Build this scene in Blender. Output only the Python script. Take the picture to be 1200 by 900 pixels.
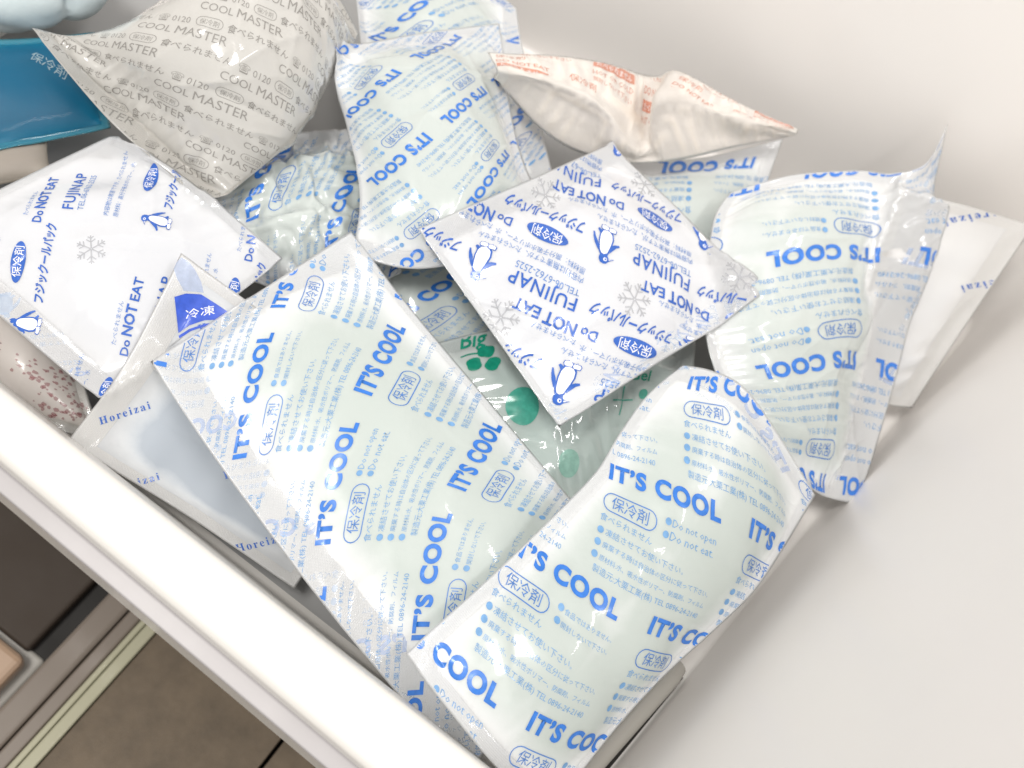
import bpy, bmesh, math, random
import numpy as np
from mathutils import Vector, Matrix
from mathutils.geometry import tessellate_polygon

for o in list(bpy.data.objects): bpy.data.objects.remove(o)
scene = bpy.context.scene
COL = scene.collection
CM = 0.01                       # everything below is written in centimetres
R = math.radians

# ------------------------------------------------------------------ camera, light, exposure
cam_d = bpy.data.cameras.new('camera'); cam = bpy.data.objects.new('camera', cam_d); COL.objects.link(cam)
rt, up, fw = Vector((0.79543183, 0.54505468, 0.26495963)), Vector((-0.60378528, 0.67501626, 0.42402405)), Vector((-0.05226423, 0.49726095, -0.8660254))
m = Matrix((rt, up, -fw)).transposed().to_4x4(); m.translation = Vector((1.9860408, -18.89591601, 38.90896534)) * CM
cam.matrix_world = m
cam_d.sensor_width = 36.0; cam_d.lens = 36.0 * 1287 / 1200
cam_d.clip_start = 0.01; cam_d.clip_end = 50
cam_d.dof.use_dof = True; cam_d.dof.focus_distance = 0.365; cam_d.dof.aperture_fstop = 11
scene.camera = cam

world = bpy.data.worlds.new('World'); scene.world = world; world.use_nodes = True
bg = world.node_tree.nodes['Background']; bg.inputs[0].default_value = (1.0, 0.97, 0.93, 1); bg.inputs[1].default_value = 0.70

def area_light(name, loc, target, size, power, colour, size_y=None):
    d = bpy.data.lights.new(name, 'AREA'); d.energy = power; d.color = colour
    d.shape = 'RECTANGLE'; d.size = size; d.size_y = size_y or size
    o = bpy.data.objects.new(name, d); COL.objects.link(o)
    o.location = Vector(loc) * CM
    o.rotation_euler = (Vector(target) - Vector(loc)).to_track_quat('-Z', 'Y').to_euler()
    return o
scene.cycles.max_bounces = 6; scene.cycles.diffuse_bounces = 3; scene.cycles.glossy_bounces = 3
area_light('ceiling_lamp', (-38, -62, 178), (0, 0, 4), 0.5, 20, (1.0, 0.97, 0.93), 0.4)
area_light('kitchen_tube_lamp', (75, 15, 190), (0, 3, 4), 1.2, 9.5, (1.0, 0.97, 0.95), 0.10)

scene.view_settings.view_transform = 'Standard'; scene.view_settings.look = 'None'
scene.view_settings.exposure = 0.04; scene.view_settings.gamma = 1.0

# ------------------------------------------------------------------ materials
def srgb(r, g, b):
    f = lambda c: (c / 255) / 12.92 if c / 255 <= 0.04045 else (((c / 255) + 0.055) / 1.055) ** 2.4
    return (f(r), f(g), f(b), 1)

class NT:
    def __init__(self, name):
        self.m = bpy.data.materials.new(name); self.m.use_nodes = True
        self.t = self.m.node_tree; self.b = self.t.nodes['Principled BSDF']
    def n(self, typ, **kw):
        x = self.t.nodes.new(typ)
        for k, v in kw.items():
            if k.startswith('i_'): x.inputs[k[2:].replace('_', ' ')].default_value = v
            else: setattr(x, k, v)
        return x
    def l(self, a, b): self.t.links.new(a, b)
    def set(self, **kw):
        for k, v in kw.items(): self.b.inputs[k.replace('_', ' ')].default_value = v
        return self
    def mix(self, fac, a, b):
        x = self.n('ShaderNodeMix', data_type='RGBA')
        for s, v in ((x.inputs[0], fac), (x.inputs[6], a), (x.inputs[7], b)):
            if hasattr(v, 'is_linked'): self.l(v, s)
            else: s.default_value = v
        return x.outputs[2]
    def ramp(self, src, p0, p1, c0=(0, 0, 0, 1), c1=(1, 1, 1, 1)):
        x = self.n('ShaderNodeValToRGB'); self.l(src, x.inputs[0])
        e = x.color_ramp.elements; e[0].position = p0; e[0].color = c0; e[1].position = p1; e[1].color = c1
        return x.outputs[0]
    def noise(self, scale, detail=3, rough=0.55, coord='Object', dist=0.0):
        tc = self.n('ShaderNodeTexCoord'); x = self.n('ShaderNodeTexNoise')
        x.inputs['Scale'].default_value = scale; x.inputs['Detail'].default_value = detail
        x.inputs['Roughness'].default_value = rough; x.inputs['Distortion'].default_value = dist
        self.l(tc.outputs[coord], x.inputs['Vector']); return x.outputs[0]
    def bump(self, h, strength, dist=0.0005, normal=None):
        x = self.n('ShaderNodeBump'); x.inputs['Strength'].default_value = strength; x.inputs['Distance'].default_value = dist
        self.l(h, x.inputs['Height'])
        if normal is not None: self.l(normal, x.inputs['Normal'])
        return x.outputs[0]

def film(name, film_col, gel_col, rough=0.2, sss=0.5, coat=0.9, crumple=0.24, alpha=None, ramp=(.25, .95), spec=.5, trans=0.0, seal=False):
    """printed plastic film; the gel behind it gives its own colour where the pouch is filled ('gel' attribute)"""
    k = NT(name)
    at = k.n('ShaderNodeAttribute', attribute_name='gel')
    n1 = k.noise(90, 4, 0.6)
    g = k.n('ShaderNodeMath', operation='MULTIPLY_ADD'); k.l(n1, g.inputs[0]); g.inputs[1].default_value = 0.30; 
    k.l(at.outputs['Fac'], g.inputs[2])
    gg = k.ramp(g.outputs[0], *ramp)
    col = k.mix(gg, film_col, gel_col)
    k.l(col, k.b.inputs['Base Color'])
    k.set(Roughness=rough, Subsurface_Weight=sss, Subsurface_Radius=(1, 1, 1), Subsurface_Scale=0.0035, Coat_Weight=coat, Coat_Roughness=0.05, IOR=1.45, Specular_IOR_Level=spec)
    if trans: k.set(Transmission_Weight=trans)
    # crinkles of the film: cells pulled tight give straight little creases
    tc = k.n('ShaderNodeTexCoord'); uv = k.n('ShaderNodeUVMap', uv_map='UVMap')
    ns = k.n('ShaderNodeTexNoise'); ns.inputs['Scale'].default_value = 55; ns.inputs['Detail'].default_value = 2
    k.l(tc.outputs['Object'], ns.inputs['Vector'])
    vs = k.n('ShaderNodeVectorMath', operation='SCALE'); vs.inputs['Scale'].default_value = 0.012; k.l(ns.outputs['Color'], vs.inputs[0])
    va = k.n('ShaderNodeVectorMath', operation='ADD'); k.l(tc.outputs['Object'], va.inputs[0]); k.l(vs.outputs[0], va.inputs[1])
    vo = k.n('ShaderNodeTexVoronoi', feature='DISTANCE_TO_EDGE'); vo.inputs['Scale'].default_value = 75; k.l(va.outputs[0], vo.inputs['Vector'])
    vr = k.ramp(vo.outputs['Distance'], 0.0, 0.35)
    n2 = k.noise(160, 3, 0.6)
    b1 = k.bump(vr, crumple * 0.55, 0.0006); b2 = k.bump(n2, crumple * 0.4, 0.0006, b1)
    last = b2
    if seal:      # knurled heat seal
        br = k.n('ShaderNodeTexBrick'); br.offset = 0.5
        br.inputs['Scale'].default_value = 1.0; br.inputs['Mortar Size'].default_value = 0.012
        br.inputs['Brick Width'].default_value = 0.10; br.inputs['Row Height'].default_value = 0.07; br.inputs['Mortar Smooth'].default_value = 0.6
        k.l(uv.outputs[0], br.inputs['Vector'])
        last = k.bump(br.outputs['Fac'], 0.5, 0.0003, last)
    k.l(last, k.b.inputs['Normal']); k.l(last, k.b.inputs['Coat Normal'])
    return k.m

def ink(name, c, rough=0.3, alpha=1.0):
    k = NT(name); k.set(Roughness=rough, Coat_Weight=0.35, Coat_Roughness=0.1)
    n = k.noise(500, 2)
    col = k.mix(k.ramp(n, 0.35, 0.75), c, tuple(min(1, x * 1.25 + .01) for x in c[:3]) + (1,))
    k.l(col, k.b.inputs['Base Color'])
    if alpha < 1: k.set(Alpha=alpha)
    return k.m

INK = dict(
    title=ink('title_ink', (0.025, 0.17, 0.60, 1)),
    small=ink('small_print_ink', (0.16, 0.36, 0.66, 1), alpha=.85),
    pill=ink('badge_ink', (0.06, 0.20, 0.56, 1), alpha=.9),
    fuji=ink('blue_ink', (0.018, 0.105, 0.46, 1)),
    fujis=ink('fine_blue_ink', (0.09, 0.22, 0.55, 1), alpha=.9),
    grey=ink('grey_ink', (0.46, 0.47, 0.50, 1), alpha=.65),
    master=ink('silver_grey_ink', (0.22, 0.21, 0.195, 1), alpha=.55),
    white=ink('white_ink', (0.86, 0.87, 0.88, 1)),
    horei=ink('serif_blue_ink', (0.03, 0.12, 0.46, 1)),
    orange=ink('orange_ink', (0.66, 0.26, 0.17, 1), alpha=.75),
    green=ink('green_ink', (0.0, 0.27, 0.17, 1), alpha=.95),
    green2=ink('dot_ink', (0.05, 0.36, 0.27, 1), alpha=.9),
    green3=ink('pale_dot_ink', (0.30, 0.56, 0.47, 1), alpha=.7),
    red=ink('dark_red_ink', (0.33, 0.12, 0.13, 1), alpha=.5),
    pale=ink('pale_ink', (0.62, 0.78, 0.84, 1), alpha=.5),
    royal=ink('royal_blue_ink', (0.02, 0.08, 0.52, 1)),
    ghost2=ink('fine_show_through_ink', (0.50, 0.62, 0.82, 1), alpha=.4),
    ghost=ink('show_through_ink', (0.42, 0.53, 0.80, 1), alpha=.45),
)
FILM = dict(
    cool=(film('white_film_over_gel', (0.82, 0.84, 0.85, 1), (0.565, 0.62, 0.595, 1), rough=.33, coat=.45, crumple=.14), film('white_heat_seal', (0.83, 0.85, 0.87, 1), (0.82, 0.85, 0.87, 1), rough=.3, coat=.4, seal=True, crumple=.12)),
    coolgloss=(film('glossy_film_over_gel', (0.80, 0.82, 0.83, 1), (0.60, 0.65, 0.63, 1), crumple=.26), film('glossy_heat_seal', (0.81, 0.83, 0.85, 1), (0.80, 0.83, 0.85, 1), seal=True, crumple=.2)),
    fuji=(film('glossy_white_film', (0.74, 0.755, 0.785, 1), (0.70, 0.715, 0.75, 1), rough=.2, coat=.9, crumple=.2), film('glossy_white_seal', (0.76, 0.775, 0.805, 1), (0.74, 0.76, 0.79, 1), rough=.2, coat=.8, seal=True, crumple=.15)),
    horei=(film('blue_grey_film', (0.74, 0.77, 0.80, 1), (0.45, 0.495, 0.55, 1), rough=.5, coat=.05, crumple=.1, ramp=(.2, .5), spec=.25), film('pale_grey_seal', (0.80, 0.80, 0.79, 1), (0.78, 0.79, 0.79, 1), rough=.34, coat=.3, seal=True, crumple=.2)),
    horei2=(film('whitish_film', (0.80, 0.80, 0.80, 1), (0.74, 0.75, 0.77, 1), rough=.34, coat=.25, crumple=.12), film('whitish_seal', (0.82, 0.81, 0.79, 1), (0.8, 0.8, 0.79, 1), rough=.34, coat=.3, seal=True, crumple=.2)),
    silver=(film('pearly_film', (0.52, 0.51, 0.485, 1), (0.60, 0.59, 0.565, 1), rough=.15, coat=1, crumple=.4), film('pearly_seal', (0.52, 0.50, 0.46, 1), (0.54, 0.52, 0.48, 1), rough=.22, seal=True)),
    cream=(film('cream_paper_film', (0.86, 0.79, 0.72, 1), (0.83, 0.75, 0.67, 1), rough=.55, coat=.0, crumple=.5), film('cream_paper_seal', (0.88, 0.83, 0.76, 1), (0.88, 0.83, 0.76, 1), rough=.5, coat=0)),
    clear=(film('clear_film_over_grey_green_gel', (0.66, 0.72, 0.70, 1), (0.50, 0.58, 0.555, 1), rough=.1, coat=.8, crumple=.15), film('clear_seal', (0.62, 0.68, 0.66, 1), (0.58, 0.65, 0.62, 1), rough=.12, seal=True)),
    clearred=(film('clear_film_over_milky_gel', (0.66, 0.62, 0.58, 1), (0.60, 0.56, 0.53, 1), rough=.3, coat=.3), film('clear_edge_seal', (0.6, 0.58, 0.54, 1), (0.6, 0.58, 0.54, 1), seal=True)),
    blue=(film('blue_gel_film', (0.0, 0.16, 0.29, 1), (0.0, 0.115, 0.225, 1), rough=.45, coat=.05, crumple=.15), film('blue_seal', (0.02, 0.22, 0.34, 1), (0.02, 0.22, 0.34, 1), seal=True)),
    beige=(film('beige_wrap', (0.40, 0.36, 0.31, 1), (0.37, 0.33, 0.29, 1), rough=.5, coat=0), film('beige_wrap_edge', (0.5, 0.45, 0.38, 1), (0.46, 0.41, 0.35, 1), rough=.5, coat=0)),
    frost=(film('frosted_bag', (0.60, 0.68, 0.70, 1), (0.52, 0.62, 0.66, 1), rough=.7, coat=.0, crumple=.6, spec=.2), None),
)

def plastic(name, col, rough=.3, coat=0.2, bump=.05, scale=60, var=.04):
    k = NT(name); n = k.noise(scale * .2, 4, .6)
    c2 = tuple(max(0, x * (1 - var)) for x in col[:3]) + (1,)
    k.l(k.mix(k.ramp(n, .35, .7), col, c2), k.b.inputs['Base Color'])
    r = k.n('ShaderNodeMapRange'); k.l(k.noise(scale, 3), r.inputs[0]); r.inputs[3].default_value = rough * .85; r.inputs[4].default_value = rough * 1.15
    k.l(r.outputs[0], k.b.inputs['Roughness']); k.set(Coat_Weight=coat, Coat_Roughness=.15)
    k.l(k.bump(k.noise(scale * 6, 2), bump, .0003), k.b.inputs['Normal'])
    return k.m
M_LINER = plastic('white_liner_plastic', (0.94, 0.908, 0.878, 1), .34, .0, .02, var=.015)
M_FLOOR = plastic('shade_grey_liner_floor', (0.40, 0.40, 0.40, 1), .3)  # shade at the foot of the walls is put into the floor's grey
M_RIM = plastic('cream_rim_plastic', (0.81, 0.785, 0.745, 1), .34, .1, .1, 80)
M_LIP = plastic('lavender_lip_plastic', (0.44, 0.42, 0.425, 1), .45, .05)
M_CAB = plastic('taupe_cabinet_plastic', (0.20, 0.165, 0.135, 1), .45)
M_CABD = plastic('dark_cabinet_plastic', (0.012, 0.010, 0.008, 1), .6, 0)
M_PANEL = plastic('dark_brown_panel', (0.05, 0.036, 0.026, 1), .7, 0)
M_GASK = plastic('cream_gasket_rubber', (0.40, 0.385, 0.27, 1), .5)
M_LINO = plastic('brown_floor_covering', (0.15, 0.112, 0.073, 1), .6, 0, .5, 350, .3)
M_BOX = plastic('pinkish_beige_plastic', (0.42, 0.29, 0.20, 1), .4)
M_TUBE = plastic('grey_trim', (0.52, 0.50, 0.46, 1), .22, .5)

# ------------------------------------------------------------------ mesh helpers
def obj(name, verts, faces, mats, parent=None, smooth=True, mat_idx=None, scale=CM):
    me = bpy.data.meshes.new(name)
    v = np.asarray(verts, float) * scale
    me.from_pydata(v.tolist(), [], faces if isinstance(faces, list) else faces.tolist())
    for m_ in (mats if isinstance(mats, (list, tuple)) else [mats]): me.materials.append(m_)
    if smooth: me.polygons.foreach_set('use_smooth', [True] * len(me.polygons))
    if mat_idx is not None: me.polygons.foreach_set('material_index', list(mat_idx))
    me.update()
    o = bpy.data.objects.new(name, me); COL.objects.link(o)
    if parent is not None: o.parent = parent
    return o

def tag(o, label=None, cat=None, group=None, kind=None):
    if label: o['label'] = label
    if cat: o['category'] = cat
    if group: o['group'] = group
    if kind: o['kind'] = kind
    return o

def empty(name, loc=(0, 0, 0)):
    o = bpy.data.objects.new(name, None); COL.objects.link(o); o.empty_display_size = .01
    o.location = Vector(loc) * CM
    return o

def sweep(profile_rows, closed=False):
    """rows of points -> quad strip grid"""
    P = np.asarray(profile_rows, float); a, b = P.shape[:2]
    f = []
    for i in range(a - 1):
        for j in range(b - 1):
            f.append((i * b + j, (i + 1) * b + j, (i + 1) * b + j + 1, i * b + j + 1))
    return P.reshape(-1, 3), f

def box(x0, x1, y0, y1, z0, z1, name, mat, parent=None, bev=.2):
    bm = bmesh.new(); bmesh.ops.create_cube(bm, size=1)
    for v in bm.verts:
        v.co = Vector(((x0 + x1) / 2 + v.co.x * (x1 - x0), (y0 + y1) / 2 + v.co.y * (y1 - y0), (z0 + z1) / 2 + v.co.z * (z1 - z0))) * CM
    if bev: bmesh.ops.bevel(bm, geom=bm.edges[:], offset=bev * CM, segments=3, affect='EDGES', profile=.5)
    me = bpy.data.meshes.new(name); bm.to_mesh(me); bm.free(); me.materials.append(mat)
    o = bpy.data.objects.new(name, me); COL.objects.link(o)
    if parent is not None: o.parent = parent
    return o

def fillet(pts, r, n=7):
    """round the inner corners of a polyline [(a,b)...]"""
    out = [pts[0]]
    for p, q, s, rr in zip(pts, pts[1:], pts[2:], r):
        p, q, s = (np.array(x, float) for x in (p, q, s))
        d0 = (p - q); d0l = np.linalg.norm(d0); d1 = (s - q); d1l = np.linalg.norm(d1)
        if rr <= 0: out.append(tuple(q)); continue
        a = q + d0 / d0l * min(rr, d0l * .49); b = q + d1 / d1l * min(rr, d1l * .49)
        for t in np.linspace(0, 1, n): out.append(tuple((1 - t) ** 2 * a + 2 * t * (1 - t) * q + t * t * b))
    out.append(pts[-1]); return out

# ------------------------------------------------------------------ the drawer
# side wall base runs from (10.2,-12) to (15.6,24); back wall base at y = 20.3
def side_x(y): return 12.05 + 0.15 * y
YB = 20.5
def back_y(x): return YB + .17 * x
drawer = empty('freezer_drawer', (0, 0, 0))
tag(drawer, 'white plastic freezer drawer pulled open and holding the heap of ice packs', 'drawer')
def liner():
    # plan path of the wall foot: front right -> back right corner -> back left -> left
    xc = side_x(23.0)
    plan = [(side_x(-9.2), -9.2), (xc, back_y(xc)), (-27.5, back_y(-27.5)), (-27.5, -9.2)]
    pts = fillet(plan, [3.0, 3.0], 14)
    dense = []
    for a, b in zip(pts, pts[1:]):
        L = math.dist(a, b); k = max(1, int(L / 2))
        for i in range(k): dense.append((a[0] + (b[0] - a[0]) * i / k, a[1] + (b[1] - a[1]) * i / k))
    dense.append(pts[-1]); P = np.array(dense)
    T = np.gradient(P, axis=0); T /= np.linalg.norm(T, axis=1)[:, None]
    Nn = np.stack([T[:, 1], -T[:, 0]], 1)            # outward
    prof = fillet([(-1.6, .0), (0, 0), (1.2, 14), (2.2, 26), (3.6, 26), (3.9, 24)], [.35, 3, .5, .5], 8)
    rows = [[(p[0] + n[0] * d, p[1] + n[1] * d, z) for (d, z) in prof] for p, n in zip(P, Nn)]
    v, f = sweep(rows)
    o = obj('side_and_back_wall', v, f, M_LINER, drawer); return o
liner()
v, f = sweep([[(x, y, -.02) for x in np.linspace(-28, 16, 23)] for y in np.linspace(-10, 25, 17)])
obj('drawer_floor', v, [q[::-1] for q in f], M_FLOOR, drawer)
# rounded corner trim along the foot of the right wall
def tube(p0, p1, r, n=14):
    p0, p1 = Vector(p0), Vector(p1); d = (p1 - p0).normalized(); a = d.orthogonal().normalized(); b = d.cross(a)
    rows = []
    for t in np.linspace(0, 1, 14):
        c = p0.lerp(p1, t); rr = r * (1 if .04 < t < .96 else .8)
        rows.append([tuple(c + a * rr * math.cos(k / n * 2 * math.pi) + b * rr * math.sin(k / n * 2 * math.pi)) for k in range(n + 1)])
    return sweep(rows)
v, f = tube((11.03, -2.2, .55), (9.75, -9.3, .55), .56)
obj('corner_trim', v, f, M_TUBE, drawer)
v, f = tube((11.55, -2.3, .12), (10.52, -9.2, .12), .10)
obj('dark_seam', v, f, M_CABD, drawer)

# front panel: inner wall, rounded rim, step and lip, extruded along the rim
prof = fillet([(-8.9, .0), (-9.2, 0), (-11.2, 7.2), (-11.35, 8.0), (-12.72, 8.0), (-12.92, 7.75), (-12.93, 7.2), (-13.44, 7.12), (-13.46, 7.02), (-12.5, 6.9), (-11.9, -4)],
              [.3, .5, .28, .3, .08, .08, .05, .05, .2, 0], 7)
rows = [[(x, y - (.03 * (x + 9.5) if y < -11.8 else 0), z) for (y, z) in prof] for x in np.linspace(-30, 13.4, 30)]
v, f = sweep(rows)
P = len(prof); idx = []
for q in f:
    j = q[0] % P; z_, y_ = prof[j][1], prof[j][0]
    idx.append(1 if y_ < -12.92 and z_ < 7.3 else 0)
lipf = [q for q, i in zip(f, idx) if i]; rimf = [q for q, i in zip(f, idx) if not i]
obj('front_rim', v, rimf, M_RIM, drawer); obj('front_lip', v, lipf, M_LIP, drawer)

# ------------------------------------------------------------------ below the drawer: cabinet, floor
ZL = -12
kf = empty('kitchen_floor', (0, 0, ZL)); tag(kf, kind='structure')
box(-6.4, .80, -60, 40, -2, -.05, 'floor_board', M_LINO, kf, .04)
box(.98, 14, -60, 40, -2, -.05, 'floor_board', M_LINO, kf, .04)
box(-200, 200, -200, 200, -2.6, -2.05, 'sub_floor', M_CABD, kf, 0)
cab = empty('refrigerator_cabinet', (-9, -14, ZL))
tag(cab, 'dark refrigerator cabinet with taupe frame and cream gasket showing below the drawer front', 'refrigerator')
def cbox(x0, x1, z0, z1, name, mat, bev=.1, y0=-60, y1=40):
    o = box(x0 + 9, x1 + 9, y0 + 14, y1 + 14, z0, z1, name, mat, cab, bev); return o
cbox(-6.98, -6.45, -2, .14, 'gasket_lip', M_GASK, .08)
cbox(-7.30, -7.02, -2, .10, 'gasket', M_GASK, .08)
cbox(-7.98, -7.34, -2, .02, 'frame_rail', M_CAB, .12)
cbox(-9.2, -8.04, -2, .10, 'frame_rail', M_CAB, .2)
cbox(-40, -9.3, -2.0, -1.4, 'lower_compartment', M_CABD, .1)
cbox(-40, -10.2, -1.38, -.6, 'inner_panel', M_PANEL, .2, -14.5, 30)
bx = empty('lower_bin', (-12, -18, ZL))
tag(bx, 'pinkish beige plastic bin corner sticking out at the lower left edge', 'bin')
box(-8, 2.15, -10, 3.2, -1.2, .05, 'bin_body', M_BOX, bx, .35)
box(-8, 2.55, -10, 3.7, -1.6, -1.22, 'bin_flange', M_TUBE, bx, .18)

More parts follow.
